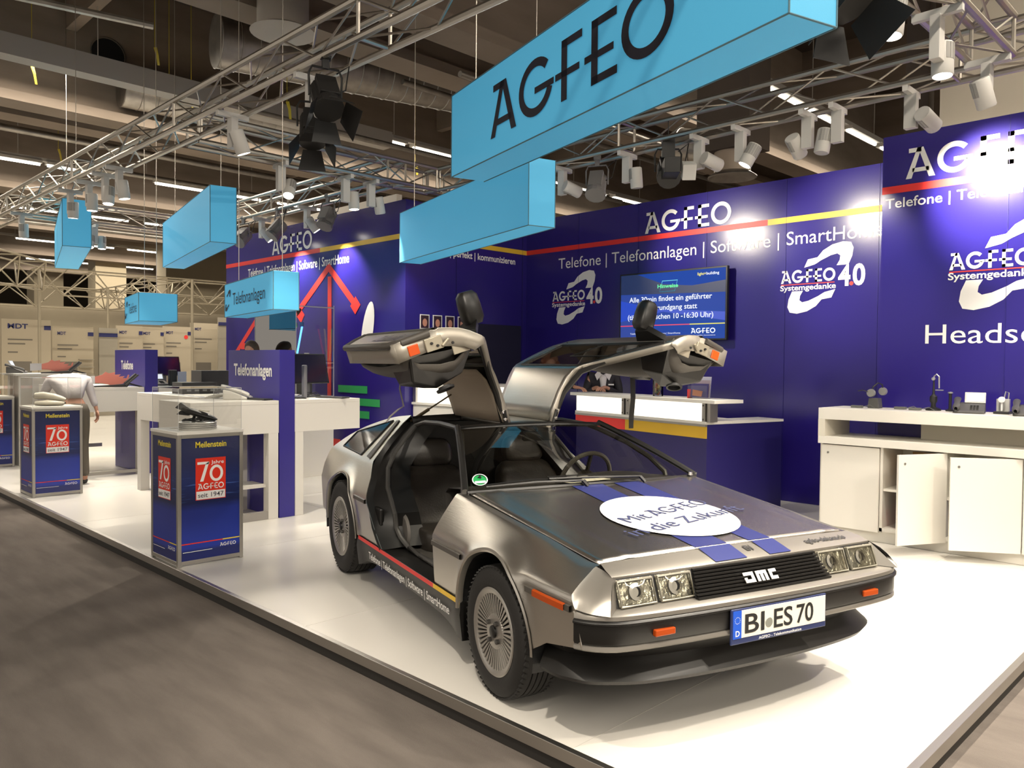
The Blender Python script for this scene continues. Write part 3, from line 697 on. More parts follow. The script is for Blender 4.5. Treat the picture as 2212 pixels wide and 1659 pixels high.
    m.grid(rr); m.add([rr[0][i] for i in range(8)]+[rr[-1][i] for i in range(8)], [tuple(range(8)), tuple(range(15, 7, -1))])
    sill = m.build('sill', M_trimk, car, smooth=True)
    k = MB(); k.grid([[V((x, -sg*(.901), .352)), V((x, -sg*(.901), .328))] for x in (-1.96, -1.5, -1.0, -.665)], 0); k.grid([[V((x, -sg*.901, .352)), V((x, -sg*.901, .328))] for x in (-.665, -.45, -.33)], 1)
    k.build('colour_line', [M_red, M_yel], sill)
    if sg == 1:
        k = MB(); put_text(k, 'Telefone | Telefonanlagen | Software | SmartHome', (-1.735, -.8995, .245), X3, V((0, -.06, 1)), .045, width=1.28, bold=.01); k.build('lettering', M_txt, sill, fix=False)
        k = MB(); put_text(k, 'DMC', (-1.22, -.74, .3395), X3, Y3, .055, width=.24, bold=.05); k.build('raised_lettering', mat('dim_grey', (.07, .07, .065), .5), sill, fix=False)
    # mud flap behind front wheel
    MB().box(-.37, -.325, -sg*.88 if sg > 0 else .70, -sg*.70 if sg > 0 else .88, .15, .34).build('mud_flap', M_rub, car)
# bonnet ------------------------------------------------------------------
def hz(x, y): return .715+(.587-x)*.1035+.006*(1-(y/.74)**2)+.006
def hood_yh(x): return interp([(-.60, .752), (.6, .711)], x)
m = MB(); rr = []
for i in range(25):
    u = i/24; row = []
    for j in range(-20, 21):
        v = j/20; xr = -.575+.07*(1-v*v) ; x = xr+(.583-xr)*u; y = v*hood_yh(x); dz = -.010*max(0, (abs(v)-.93)/.07); cr = .004*math.exp(-((abs(v)-.80)/.015)**2)
        row.append(V((x, y, hz(x, y)+dz*.5+cr)))
    rr.append(row)
m.grid(rr); hood = m.build('bonnet', M_steelh, car, smooth=True, solid=.012, offset=-1)
def on_hood(e=.003): return lambda x, y: V((x, y, hz(x, y)+e))
F = on_hood(.0025)
st = MB()
for a0, a1, b0, b1 in ((-.164, .034, -.215, -.036), (.113, .29, .092, .222)):
    st.grid([[F(x, a0+(b0-a0)*(x+.50)/1.08), F(x, a0*.5+a1*.5+((b0+b1)/2-(a0+a1)/2)*(x+.50)/1.08), F(x, a1+(b1-a1)*(x+.50)/1.08)] for x in [-.495+1.07*i/12 for i in range(13)]])
st.build('blue_stripe', M_bluek, hood)
D = MB(); cx, cy, R_ = .145, -.005, .335
F2 = on_hood(.0065)
ring = [[F2(cx+R_*k*cos(2*pi*i/48), cy+R_*k*sin(2*pi*i/48)) for i in range(48)] for k in (.001, .25, .5, .75, 1)]
D.grid(ring, closed=True); dec = D.build('round_white_sticker', mat('white_vinyl', (.86, .85, .82), .4), hood)
T = MB(); F3 = on_hood(.0095)
def along(ox, oy, ex, ey, ux, uy):
    return lambda a, b: F3(ox+ex*a+ux*b, oy+ey*a+uy*b)
e = V((.041-.21, .353+.283)).normalized(); L1 = V((.041-.21, .353+.283)).length; u_ = V((-e.y, e.x))
put_text(T, 'Mit', (0, 0, 0), X3, Y3, .085, width=L1*.26, fn=along(.21, -.283, e.x, e.y, u_.x, u_.y))
put_logo(T, (0, 0, 0), X3, Y3, .090, width=L1*.68, t=.12, fn=along(.21+e.x*L1*.31, -.283+e.y*L1*.31, e.x, e.y, u_.x, u_.y))
e2_ = V((.183-.387, .453+.378)); L2 = e2_.length; e2_.normalize(); u2_ = V((-e2_.y, e2_.x))
put_text(T, 'in die Zukunft', (0, 0, 0), X3, Y3, .090, width=L2, fn=along(.387, -.378, e2_.x, e2_.y, u2_.x, u2_.y))
T.build('lettering', mat('blue_grey_ink', (.05, .06, .14), .5), hood, fix=False)
# nose ----------------------------------------------------------------------
def topf(y): return V((.705-.012*(abs(y)/.73)**2, y, .690))
m = MB(); N = 24
m.grid([[V((.589, y*.712/.73, hz(.589, y)-.002)), V((.65, y*.997, .7055+.004*(1-(y/.73)**2))), topf(y)+V((-.008, 0, .004)), topf(y), topf(y)+V((.0, 0, -.010))] for y in [-.73+1.46*i/N for i in range(N+1)]])
for sg in (1, -1):
    rows = []
    for i in range(9):
        u = i/8; t0 = V((.587+.114*u, -sg*(.716+.014*u), .709-.021*u)); b0 = V((.685+.110*u, -sg*(.885-.080*u+.018*sin(pi*u)), .587-.010*u)); row = []
        for j in range(9):
            v = j/8; p = t0.lerp(b0, v); bul = .018*sin(pi*v); p = p+V((bul*u*.5, -sg*bul*u*(1-u*.6)*1.2, bul*.5*u))
            z_ = .709+(.587-.709)*v; xe = interp([(.456, .715), (.585, .685), (.710, .587)], z_); pe = V((xe, -sg*(side_y(xe, z_, interp(RIDGE_Z, xe), ridge_y(xe))+.001), z_)); p = pe.lerp(p, min(1, u*2)**1.0) if u < .5 else p
            row.append(p)
        rows.append(row)
    m.grid(rows)
    m.grid([[V((.701, -sg*.731, .686)), V((.795, -sg*.804, .577))], [V((.703, -sg*.718, .684)), V((.735, -sg*.735, .583))]])
nose = m.build('nose_panel', M_fascia, car, smooth=True)
st = MB()
def on_nose(x, y): t = (x-.589)/.116; return V((x, y, (hz(.589, y))*(1-t)+(.690)*t+.0045))
for a0, a1 in ((-.213, -.038), (.092, .22)): st.grid([[on_nose(x, a0), on_nose(x, (a0+a1)/2), on_nose(x, a1)] for x in (.590, .62, .65, .68, .700)])
st.build('blue_stripe', M_bluek, nose)
k = MB(); put_text(k, 'agfeo-deluxe.de', (0, 0, 0), X3, Y3, .03, width=.26, bold=.03, fn=lambda a, b: on_nose(.66-b, .36+a)+V((0, 0, .001)))
put_text(k, 'BI', (0, 0, 0), X3, Y3, .035, width=.04, bold=.03, fn=lambda a, b: on_nose(.655-b, .005+a)+V((0, 0, .001))); k.build('lettering', M_inner, nose, fix=False)
# plan path of the front end: right side -> left side
def path(off=0, back=.0, n=44, x_end=.685):
    P = [(x_end, -.897), (.735, -.865), (.775, -.815), (.800, -.76), (.820, -.62), (.836, -.35), (.842, 0)]
    P = P + [(x, -y) for x, y in P[-2::-1]]
    out = []
    # resample smoothly
    tt = [0]
    for a, b in zip(P, P[1:]): tt.append(tt[-1]+math.hypot(a[0]-b[0], a[1]-b[1]))
    for i in range(n+1):
        s_ = tt[-1]*i/n; out.append((smoothi(list(zip(tt, [p[0] for p in P])), s_), smoothi(list(zip(tt, [p[1] for p in P])), s_)))
    res = []
    for i, (x, y) in enumerate(out):
        a = out[max(i-1, 0)]; b = out[min(i+1, n)]; dx, dy = b[0]-a[0], b[1]-a[1]; l = math.hypot(dx, dy); res.append((x+dy/l*off-back, y-dx/l*off))
    return res
def band(levels, m, name, close=False, x_end=.685):
    """levels = [(offset outwards, z)]"""
    b = MB(); cols = [path(o, x_end=x_end) for o, z in levels]
    b.grid([[V((c[i][0], c[i][1], lv[1])) for c, lv in zip(cols, levels)] for i in range(45)]); return b.build(name, m, car, smooth=True)
# shelf under lamps and front lip
sh = MB(); cc = path(-.006)
inner = []
for (x, y) in cc: inner.append(V((min(x-.004, .735), max(-.735, min(.735, y*.97)), .581)) if x > .745 else V((x-.002, y*.985, .584)))
sh.grid([[inner[i], V((cc[i][0]-.008, cc[i][1], .577)), V((cc[i][0], cc[i][1], .571)), V((cc[i][0]+.001, cc[i][1]*1.002, .556))] for i in range(45)])
sh.build('front_lip', M_fascia, car, smooth=True)
band([(-.012, .556), (.000, .553), (.006, .547), (.006, .541), (-.003, .536), (-.004, .470), (-.012, .458)], M_trimk, 'bumper')
band([(-.014, .460), (-.004, .456), (-.002, .444), (-.010, .437), (-.05, .436)], M_fascia, 'lower_lip')
# black chin spoiler
b = MB(); rr = []
SPP = [(.40, -.868), (.52, -.850), (.60, -.79), (.655, -.70), (.700, -.58), (.735, -.3), (.745, 0)]; SPP += [(x, -y) for x, y in SPP[-2::-1]]
TOP = [(.42, -.868), (.56, -.858), (.66, -.80), (.71, -.71), (.745, -.58), (.775, -.3), (.785, 0)]; TOP += [(x, -y) for x, y in TOP[-2::-1]]
def resamp(P, n=48):
    tt = [0]
    for a, c in zip(P, P[1:]): tt.append(tt[-1]+math.hypot(a[0]-c[0], a[1]-c[1]))
    return [(smoothi(list(zip(tt, [p[0] for p in P])), tt[-1]*i/n), smoothi(list(zip(tt, [p[1] for p in P])), tt[-1]*i/n)) for i in range(n+1)]
A_, B_ = resamp(TOP), resamp(SPP)
for (tx, ty), (sx, sy) in zip(A_, B_):
    f = 1.0 if tx > .6 else .5
    zt = .442 if tx > .56 else .40
    rr.append([V((tx, ty, zt)), V((tx-.010, ty*.985, .42 if tx > .56 else .385)), V((sx-.022, sy*.955, .355)), V((sx+.0, sy*.985, .325)), V((sx+.030*f, sy*1.012, .300)), V((sx+.040*f, sy*1.02, .285)), V((sx+.030*f, sy*1.01, .268)), V((sx-.05, sy*.93, .262)), V((.2, sy*.7, .255))])
b.grid(rr); b.build('chin_spoiler', M_rub, car, smooth=True)
# lamps panel, headlamps, grille
MB().add([(.698, -.728, .684), (.698, .728, .684), (.738, .735, .580), (.738, -.735, .580)], [(0, 1, 2, 3)]).build('lamp_panel', M_inner, car)
M_reflc = mat('lamp_reflector', (.55, .53, .45), .18, .9, bump=(35, .8)); M_lensg = glass('lamp_glass', (.93, .92, .86), .05)
for (ya, yb_) in ((-.725, -.552), (-.533, -.362), (.362, .533), (.552, .725)):
    t = bpy.data.objects.new('headlamp', None); COL.objects.link(t); t.parent = car
    def FP(y, k, e=0): return V((.700+.036*k+e, y, .679-.095*k))
    MB().add([FP(ya, 0, .002), FP(yb_, 0, .002), FP(yb_, 1, .002), FP(ya, 1, .002)], [(0, 1, 2, 3)]).build('reflector', M_reflc, t)
    b = MB(); b.tube([FP(ya+.004, .04, .012), FP(yb_-.004, .04, .012), FP(yb_-.004, .96, .012), FP(ya+.004, .96, .012)], .006, 6, closed=True); b.build('bezel', mat('lamp_bezel', (.36, .34, .28), .35, .5), t)
    b = MB(); b.grid([[FP(ya+(yb_-ya)*u, v, .016+.006*sin(pi*u)*sin(pi*v)) for u in [i/8 for i in range(9)]] for v in [i/6 for i in range(7)]]); b.build('lens', M_lensg, t, smooth=True)
    b = MB(); b.lathe([(0, 0), (.030, .0), (.034, .006), (.02, .008)], FP((ya+yb_)/2, .5, .004), (1, 0, .35), 16); b.build('bulb_shield', M_chrome, t, smooth=True)
g = bpy.data.objects.new('grille', None); COL.objects.link(g); g.parent = car
gx = MB()
for i in range(10):
    k = i/9; z = .681-.108*k; x0 = .716+.078*k; hw = .345+.030*k
    gx.prism([(x0-.03, -hw, z-.004), (x0, -hw-.004, z-.004), (x0+.006, 0, z-.004), (x0, hw+.004, z-.004), (x0-.03, hw, z-.004)], (0, 0, .0072))
gx.build('slat', M_trimk, g)
MB().add([(.700, -.352, .684), (.700, .352, .684), (.772, .378, .572), (.772, -.378, .572)], [(0, 1, 2, 3)]).build('grille_back', M_inner, g)
# DMC letters on the grille
def GP(y, z, e=.008):
    k = (.681-z)/.108; return V((.716+.078*k+.006+e, y, z))
bd = MB()
def seg(y0, y1, z0, z1): bd.add([GP(y0, z0), GP(y1, z0), GP(y1, z1), GP(y0, z1)], [(0, 1, 2, 3)])
t_ = .011; z0, z1 = .614, .650
seg(-.118, -.078, z1-t_, z1); seg(-.118, -.078, z0, z0+t_); seg(-.078, -.064, z0, z1)
seg(-.118, -.104, z0, z0+t_*1.6)
seg(-.050, .010, z1-t_, z1); seg(-.050, -.036, z0, z1); seg(-.027, -.013, z0, z1); seg(-.004, .010, z0, z1)
seg(.024, .038, z0, z1); seg(.024, .064, z1-t_, z1); seg(.024, .064, z0, z0+t_)
bd.build('badge_letters', M_txt, g, solid=.003)
# front indicators
for y0, y1 in ((-.640, -.515), (.515, .640)):
    b = MB(); b.box(.812, .833, y0+.015, y1-.015, .486, .512); b.build('indicator', M_amber, car, bevel=.004)
# number plate
pl = bpy.data.objects.new('number_plate', None); COL.objects.link(pl); pl.parent = car; pl.location = (.850, 0, .481)
MB().box(-.010, .0, -.267, .267, -.080, .062).build('plate_holder', mat('plate_holder', (.02, .03, .10), .4), pl, bevel=.004)
MB().box(.0, .0025, -.26, .26, -.055, .055).build('plate', mat('plate_white', (.72, .68, .60), .4), pl, bevel=.001)
MB().box(.0, .0032, -.26, -.216, -.055, .055).build('euro_band', mat('euro_blue', (.01, .08, .52), .4), pl)
k = MB(); xx = .0042
put_text(k, 'BI', (xx, -.198, -.038), Y3, Z3, .075, width=.105, bold=.012); put_text(k, 'ES', (xx, -.040, -.038), Y3, Z3, .075, width=.105, bold=.012); put_text(k, '70', (xx, .088, -.038), Y3, Z3, .075, width=.098, bold=.012); k.build('plate_characters', M_inner, pl, fix=False)
k = MB(); put_text(k, 'D', (xx, -.248, -.045), Y3, Z3, .022, bold=.02)
for i in range(12): k.disc((xx, -.238+.013*cos(i*pi/6), .018+.013*sin(i*pi/6)), X3, .0016, 6)
put_text(k, 'AGFEO - Telekommunikation', (xx-.003, -.12, -.0735), Y3, Z3, .011, width=.24, bold=.01); k.build('small_print', M_txt, pl, fix=False)
MB().lathe([(0, .0045), (.019, .0045), (.020, .003)], (0, -.067, -.012), X3, 20).build('seal_sticker', mat('seal_grey', (.30, .31, .27), .35, .4), pl)
# roof spine, header, pillars -------------------------------------------------
sp_ = MB(); sp_.grid([[V((x, y, 1.138-.004*(y/.15)**2-.02*max(0, (x+1.30))/.1*.6+interp([(-2.1, -.012), (-1.9, 0), (-1.3, 0), (-1.2, -.006)], x))) for y in (-.152, -.1, 0, .1, .152)] for x in (-1.235, -1.30, -1.5, -1.7, -1.9, -2.0, -2.1)])
sp_.build('roof_spine', M_steel, car, smooth=True, solid=.03, offset=-1)
b = MB()
b.grid([[V((-1.19, y, 1.118-.012*(y/.5)**2)), V((-1.225, y, 1.133-.014*(y/.5)**2)), V((-1.27, y, 1.132-.016*(y/.5)**2)), V((-1.28, y, 1.10-.012*(y/.5)**2))] for y in [-.515+1.03*i/16 for i in range(17)]])
b.build('windscreen_header', M_trimk, car, smooth=True, solid=.01, offset=-1)
b = MB()
b.grid([[V((-1.96, y, 1.105-.02*(y/.5)**2)), V((-1.985, y, 1.146-.012*(y/.5)**2)), V((-2.10, y, 1.135-.012*(y/.5)**2)), V((-2.12, y, 1.09))] for y in [-.515+1.03*i/16 for i in range(17)]])
b.build('rear_header', M_trimk, car, smooth=True, solid=.01, offset=-1)
lv = MB()
for i in range(7):
    x = -2.18-.12*i; z = interp([(-3.0, .87), (-2.65, 1.0), (-2.3, 1.085), (-2.1, 1.115)], x); hw = interp([(-3.0, .62), (-2.3, .50), (-2.0, .49)], x)
    lv.obox((x, 0, z), (.10, 2*hw, .012), Matrix.Rotation(radians(-14), 3, 'Y'))
lv.build('rear_louvre', M_trimk, car)
MB().grid([[V((x, y, z)) for y in (-hw, hw)] for x, z, hw in ((-2.1, 1.10, .5), (-2.6, .98, .58), (-2.95, .86, .68), (-3.1, .70, .78))]).build('rear_window', M_inner, car)
tl = MB(); tl.grid([[V((-3.10+.10*(abs(y)/.8)**4, y, z)) for z in (.70, .66, .58, .50, .42, .32)] for y in [-.81+1.62*i/20 for i in range(21)]]); tl.build('rear_fascia', M_fascia, car, smooth=True, solid=.01)
for sg in (1, -1): MB().box(-3.13, -3.02, *sorted((-sg*.825, -sg*.50)), .575, .665).build('tail_lamp', mat('red_lens', (.35, .02, .015), .25), car, bevel=.008)
# windscreen
WB = lambda v: V((-.552+.062*(1-v*v), .762*v, .836+.010*(1-v*v))); WT = lambda v: V((-1.222-.012*(1-v*v), .505*v, 1.116+.012*(1-v*v)))
m = MB(); m.grid([[WB(v).lerp(WT(v), u)+V((.02, 0, .03))*(4*u*(1-u))*.35 for v in [i/10 for i in range(-10, 11)]] for u in [i/10 for i in range(11)]])
ws_ = m.build('windscreen', M_wind, car, smooth=True)
for sg in (1, -1):
    b = MB(); pts = [WB(-sg).lerp(WT(-sg), u)+V((.02, 0, .03))*(4*u*(1-u))*.35+V((-.006, -sg*.008, 0)) for u in [i/8 for i in range(9)]]
    b.tube(pts, .019, 8); b.build('windscreen_pillar', M_trimk, car, smooth=True)
b = MB(); b.tube([WB(v)+V((.004, 0, -.004)) for v in [i/10 for i in range(-10, 11)]], .012, 6); b.build('scuttle_seal', M_trimk, car)
# green badge sticker + mirror
def wsp(v, u, e=.004): return WB(v).lerp(WT(v), u)+V((.02, 0, .03))*(4*u*(1-u))*.35+V((e, 0, e*2.2))
b = MB(); b.poly([wsp(-.90+.055*cos(a), .115+.065*sin(a)) for a in [2*pi*i/24 for i in range(24)]]); b.build('green_sticker', M_grn, ws_)
b = MB(); b.poly([wsp(-.90+.04*a, .085+.04*c, .006) for a, c in ((-1, -.35), (1, -.35), (1, .35), (-1, .35))]); 
for q in stroke2(arc(0, 0, .055, .07, 0, 360, 24), .008): b.add([wsp(-.90+a, .115+c, .006) for a, c in q], [(0, 1, 2, 3)])
b.build('sticker_print', M_txt, ws_, fix=False)
b = MB(); put_text(b, '4', (0, 0, 0), X3, Y3, .04, bold=.03, fn=lambda a, c: wsp(-.915+a, .13+c, .006)); b.build('sticker_number', M_inner, ws_, fix=False)
b = MB(); b.obox((-1.13, 0, 1.055), (.03, .22, .06), Matrix.Rotation(.3, 3, 'Y')); b.tube([(-1.13, 0, 1.06), (-1.16, 0, 1.10)], .008, 6); b.build('interior_mirror', M_trimk, car, bevel=.01)
# wipers
for pts in (((-.47, -.10, .868), (-.50, -.38, .872), (-.535, -.66, .858)), ((-.46, .28, .870), (-.485, -.02, .880), (-.50, -.30, .884))):
    b = MB(); b.tube(pts, .007, 6); b.tube([V(pts[0])+V((-.015, 0, .004)), V(pts[1])+V((-.022, 0, .012)), V(pts[2])+V((-.018, 0, .008))], .004, 5); b.tube([V(pts[0])+V((.02, .02, -.03)), V(pts[0])], .012, 6); b.build('wiper', M_trimk, car)
b = MB(); b.lathe([(0, .02), (.012, .018), (.016, 0)], (-.52, .70, .845), Z3, 12); b.build('washer_jet', M_chrome, car, smooth=True)
# ---- car: interior, doors, wheels ---------------------------------------------
b = MB(); b.box(-2.16, -.30, -.62, .62, .19, .23); b.box(-2.20, -2.14, -.80, .80, .22, .62); b.prism([(-2.14, -.80, .62), (-2.14, .80, .62), (-2.14, .74, .84), (-2.14, .52, 1.08), (-2.14, -.52, 1.08), (-2.14, -.74, .84)], (-.05, 0, 0)); b.box(-.44, -.38, -.72, .72, .22, .80)
b.build('cabin_tub', M_inner, car)
MB().box(-2.10, -.5, -.13, .13, .22, .46).build('centre_tunnel', M_leath, car, bevel=.03)
for sg in (1, -1):
    b = MB(); b.box(-2.14, -.60, *sorted((-sg*.56, -sg*.66)), .22, .315); b.build('inner_sill_carpet', M_carp, car, bevel=.01)
    # rear door jamb: from skin edge in to the seal line
    CZ = [.345, .40, .46, .545, .62, .69, .745, .80, .87, .95, 1.03, 1.09]
    sx = [(.345, -1.51), (.46, -1.59), (.545, -1.585), (.69, -1.75), (.80, -1.875), (.95, -1.935), (1.09, -1.93)]
    sy = [(.345, .72), (.545, .77), (.69, .765), (.80, .72), (.95, .60), (1.09, .49)]
    CXX = [(.34, -1.505), (.362, -1.53), (.45, -1.64), (.62, -1.797), (.745, -1.892), (.84, -2.02), (.968, -2.052), (1.084, -2.037), (1.145, -2.0)]
    b = MB(); b.grid([[V((interp(CXX, z)-.002, -sg*(rq(-2, z)-.003), z)), V((interp(CXX, z)+.0, -sg*(rq(-2, z)-.05), z)), V((interp(sx, z)-.03, -sg*(interp(sy, z)+.01), z)), V((interp(sx, z)-.02, -sg*(interp(sy, z)-.16), z)), V((-2.13, -sg*(interp(sy, z)-.14), z))] for z in CZ])
    b.build('door_jamb', mat('jamb_black', (.008, .0075, .007), .42), car, smooth=True); b = MB()
    b.grid([[V((-.665, -sg*.895, z)), V((-.672, -sg*.80, z)), V((-.70, -sg*.70, z))] for z in (.345, .5, .6)] + [[V((-.60, -sg*.80, .80)), V((-.62, -sg*.76, .80)), V((-.66, -sg*.70, .80))]])
    b.build('front_jamb', MATS['jamb_black'], car, smooth=True)
    P = [(-1.49, -.72, .345), (-1.56, -.75, .40), (-1.59, -.77, .46), (-1.585, -.78, .545), (-1.66, -.775, .61), (-1.75, -.77, .69), (-1.875, -.725, .80), (-1.925, -.66, .90), (-1.94, -.58, .99), (-1.93, -.51, 1.075), (-1.86, -.47, 1.10), (-1.6, -.465, 1.11), (-1.3, -.47, 1.10), (-1.2, -.50, 1.075), (-1.0, -.585, 1.0), (-.85, -.65, .92), (-.75, -.69, .84), (-.73, -.70, .76), (-.79, -.705, .68), (-.80, -.71, .62), (-.74, -.72, .52), (-.71, -.735, .42), (-.72, -.735, .345), (-1.0, -.73, .34), (-1.3, -.72, .34)]
    b = MB(); b.tube([(x, sg*y, z) for x, y, z in P], .016, 8, closed=True); b.build('door_seal', mat('seal_rubber', (.05, .048, .045), .38), car, smooth=True)
    b = MB(); b.obox((-1.70, -sg*.845, .52), (.12, .03, .11)); b.build('lock_striker_box', M_trimk, car, bevel=.01)
    # striker cone grey panel near seat
    b = MB(); b.lathe([(0, .02), (.10, .015), (.115, 0)], (-1.63, -sg*.70, .42), (0, -sg, 0), 20); b.build('belt_cover', mat('grey_cover', (.12, .11, .10), .6), car, smooth=True)
# seats
def seat(cy):
    t = bpy.data.objects.new('seat', None); COL.objects.link(t); t.parent = car; t.location = (0, cy, 0)
    def pad(name, sections, m=M_leath):
        b = MB(); rows = []
        for (c, ax_u, hw, th, bol) in sections:
            c = V(c); ax_u = V(ax_u).normalized(); row = []
            for k in range(20):
                a = 2*pi*k/20; cx_ = cos(a); sy_ = sin(a); ex = .45
                px = math.copysign(abs(cx_)**ex, cx_)*hw; pt = math.copysign(abs(sy_)**ex, sy_)*th
                if pt > 0 and bol: pt += bol*(abs(px)/hw)**3
                row.append(c+V((0, px, 0))+ax_u*pt)
            rows.append(row)
        b.grid(rows, closed=True); n = len(rows); b.add(rows[0], [tuple(range(20))]); b.add(rows[-1], [tuple(range(20))])
        return b.build(name, m, t, smooth=True, sub=1)
    pad('cushion', [((-1.98, 0, .33), (0, 0, 1), .20, .05, 0), ((-1.95, 0, .33), (0, 0, 1), .25, .085, .03), ((-1.7, 0, .34), (0, 0, 1), .26, .09, .04), ((-1.45, 0, .36), (0, 0, 1), .25, .09, .03), ((-1.40, 0, .36), (0, 0, 1), .21, .05, 0)])
    pad('backrest', [((-1.80, 0, .36), (1, 0, .5), .20, .05, 0), ((-1.83, 0, .40), (1, 0, .5), .25, .07, .05), ((-1.92, 0, .55), (1, 0, .5), .255, .07, .06), ((-1.99, 0, .70), (1, 0, .4), .24, .065, .03), ((-2.02, 0, .765), (1, 0, .4), .20, .06, 0), ((-2.03, 0, .79), (1, 0, .4), .15, .03, 0)])
    pad('headrest', [((-2.00, 0, .78), (1, 0, .1), .13, .03, 0), ((-2.01, 0, .80), (1, 0, .1), .16, .06, 0), ((-2.02, 0, .88), (1, 0, .1), .165, .065, 0), ((-2.03, 0, .955), (1, 0, .1), .145, .055, 0), ((-2.035, 0, .975), (1, 0, .1), .10, .03, 0)])
    return t
seat(-.37); seat(.37)
# dashboard, steering wheel, sheet of paper
b = MB(); rr = []
for y in [-.70+1.40*i/28 for i in range(29)]:
    h = .035*math.exp(-((y-.37)/.20)**4); rr.append([V((-.50, y, .80)), V((-.60, y, .822)), V((-.78, y, .815+h)), V((-.93, y, .800+h)), V((-.97, y, .77+h)), V((-.96, y, .66)), V((-.86, y, .52))])
b.grid(rr); b.build('dashboard', mat('dash_vinyl', (.030, .027, .024), .5, bump=(120, .1)), car, smooth=True)
b = MB(); b.add([(-.60, -.10, .835), (-.62, .19, .838), (-.83, .16, .832), (-.81, -.13, .830)], [(0, 1, 2, 3)]); paper = b.build('paper_sheet', M_paper, car, solid=.001)
b = MB()
for i in range(9):
    for (s0, s1) in ((.06, .9),): b.add([V((-.60, -.10, .8365)).lerp(V((-.81, -.13, .8315)), .1+.09*i)+V((0, .29*s, .0005)) for s in (s0, s1)] + [V((-.60, -.10, .8365)).lerp(V((-.81, -.13, .8315)), .125+.09*i)+V((0, .29*s, .0005)) for s in (s1, s0)], [(0, 1, 2, 3)])
b.build('print_line', mat('grey_ink', (.25, .24, .21), .7), paper, fix=False)
sw = bpy.data.objects.new('steering_wheel', None); COL.objects.link(sw); sw.parent = car; sw.location = (-1.16, .37, .76); sw.rotation_euler = (0, radians(-68), 0)
b = MB(); b.tube([(.185*cos(a), .185*sin(a), 0) for a in [2*pi*i/40 for i in range(40)]], .015, 8, closed=True); b.build('rim', mat('wheel_grey_leather', (.10, .09, .08), .35), sw, smooth=True)
b = MB(); b.lathe([(0, .02), (.06, .015), (.065, -.02), (.03, -.10), (0, -.12)], seg=16)
for a in (0, pi/2+.5, -pi/2-.5): b.tube([(0, 0, 0), (.18*cos(a), .18*sin(a), 0)], .014, 6)
b.build('hub', M_leath, sw, smooth=True)
# ---- wheels
M_rim = mat('rim_silver', (.42, .40, .37), .35, .85); M_tyre = mat('tyre_rubber', (.011, .010, .009), .72, bump=(60, .1)); M_gap = mat('rim_gap', (.012, .011, .010), .7)
def wheel(x, y, z, R, Rr, wd, sg):
    t = bpy.data.objects.new('wheel', None); COL.objects.link(t); t.parent = car; t.location = (x, y, z)
    if sg < 0: t.rotation_euler = (0, 0, pi)
    # local: outer side is -y
    h = wd/2; b = MB(); 
    prof = [(Rr+.004, -h*.92), (Rr+.02, -h*.99), (Rr+(R-Rr)*.35, -h*1.03), (Rr+(R-Rr)*.62, -h*1.02), (R-.022, -h*.93), (R-.006, -h*.80), (R-.001, -h*.62)]
    for g in (-.42, -.14, .14, .42): prof += [(R, h*(g-.035)), (R-.008, h*(g-.03)), (R-.008, h*(g+.03)), (R, h*(g+.035))]
    prof += [(R-.001, h*.62), (R-.02, h*.9), (Rr+.02, h), (Rr+.004, h*.9)]
    b.lathe(prof, ax=(0, 1, 0), seg=72); b.build('tyre', M_tyre, t, smooth=True)
    b = MB()
    for k in range(64):
        a = 2*pi*k/64
        for s_ in (-1, 1):
            c = V((cos(a)*(R-.0065), s_*h*.72, sin(a)*(R-.0065))); Rm = Matrix(((cos(a), 0, -sin(a)), (0, 1, 0), (sin(a), 0, cos(a)))) @ Matrix.Rotation(s_*.45, 3, 'X')
            b.obox(c, (.008, h*.34, R*.062), Rm)
    b.build('tread_block', M_tyre, t)
    rim = bpy.data.objects.new('rim', None); COL.objects.link(rim); rim.parent = t
    b = MB(); b.lathe([(Rr+.002, -h*.86), (Rr+.006, -h*.95), (Rr, -h*.99), (Rr-.014, -h*.97), (Rr-.024, -h*.90), (Rr-.028, -h*.55), (Rr-.03, h*.8)], ax=(0, 1, 0), seg=64); b.build('outer_ring', M_rim, rim, smooth=True)
    b = MB(); b.disc((0, -h*.50, 0), (0, -1, 0), Rr-.02, 48); b.build('rim_back', M_gap, rim)
    b = MB(); n = 44
    for k in range(n):
        a = 2*pi*k/n; r0, r1 = .060, Rr-.022; d = V((cos(a), 0, sin(a))); s_ = V((-sin(a), 0, cos(a)))
        w0, w1 = .0028, .0062
        p0 = d*r0+V((0, -h*.84, 0)); p1 = d*r1+V((0, -h*.93, 0)); q = [p0-s_*w0, p0+s_*w0, p1+s_*w1, p1-s_*w1]
        q2 = [c+V((0, .028, 0))+s_*.004 for c in q]; b.add(q+q2, [(0, 1, 2, 3), (0, 4, 5, 1), (1, 5, 6, 2), (2, 6, 7, 3), (3, 7, 4, 0)])
    b.build('spoke', M_rim, rim); 
    b = MB(); b.lathe([(.082, -h*.80), (.078, -h*.86), (.03, -h*.90), (0, -h*.90)], ax=(0, 1, 0), seg=40); b.build('hub_face', M_rim, rim, smooth=True)
    b = MB(); b.lathe([(.030, -h*.88), (.028, -h*.99), (.022, -h*1.02), (0, -h*1.02)], ax=(0, 1, 0), seg=24); b.build('centre_cap', M_trimk, rim, smooth=True)
    for k in range(4):
        a = pi/4+k*pi/2+.15; MB().lathe([(.011, 0), (.011, -.014), (.006, -.018), (0, -.018)], (.055*cos(a), -h*.885, .055*sin(a)), (0, 1, 0), 6).build('wheel_nut', mat('dark_steel', (.10, .095, .09), .4, .8), rim)
    for o in rim.children:
        if o.name.startswith('spoke'): o['kind'] = 'stuff'
    return t
wheel(0, -.795, .295, .296, .192, .190, 1); wheel(0, .795, .295, .296, .192, .190, -1)
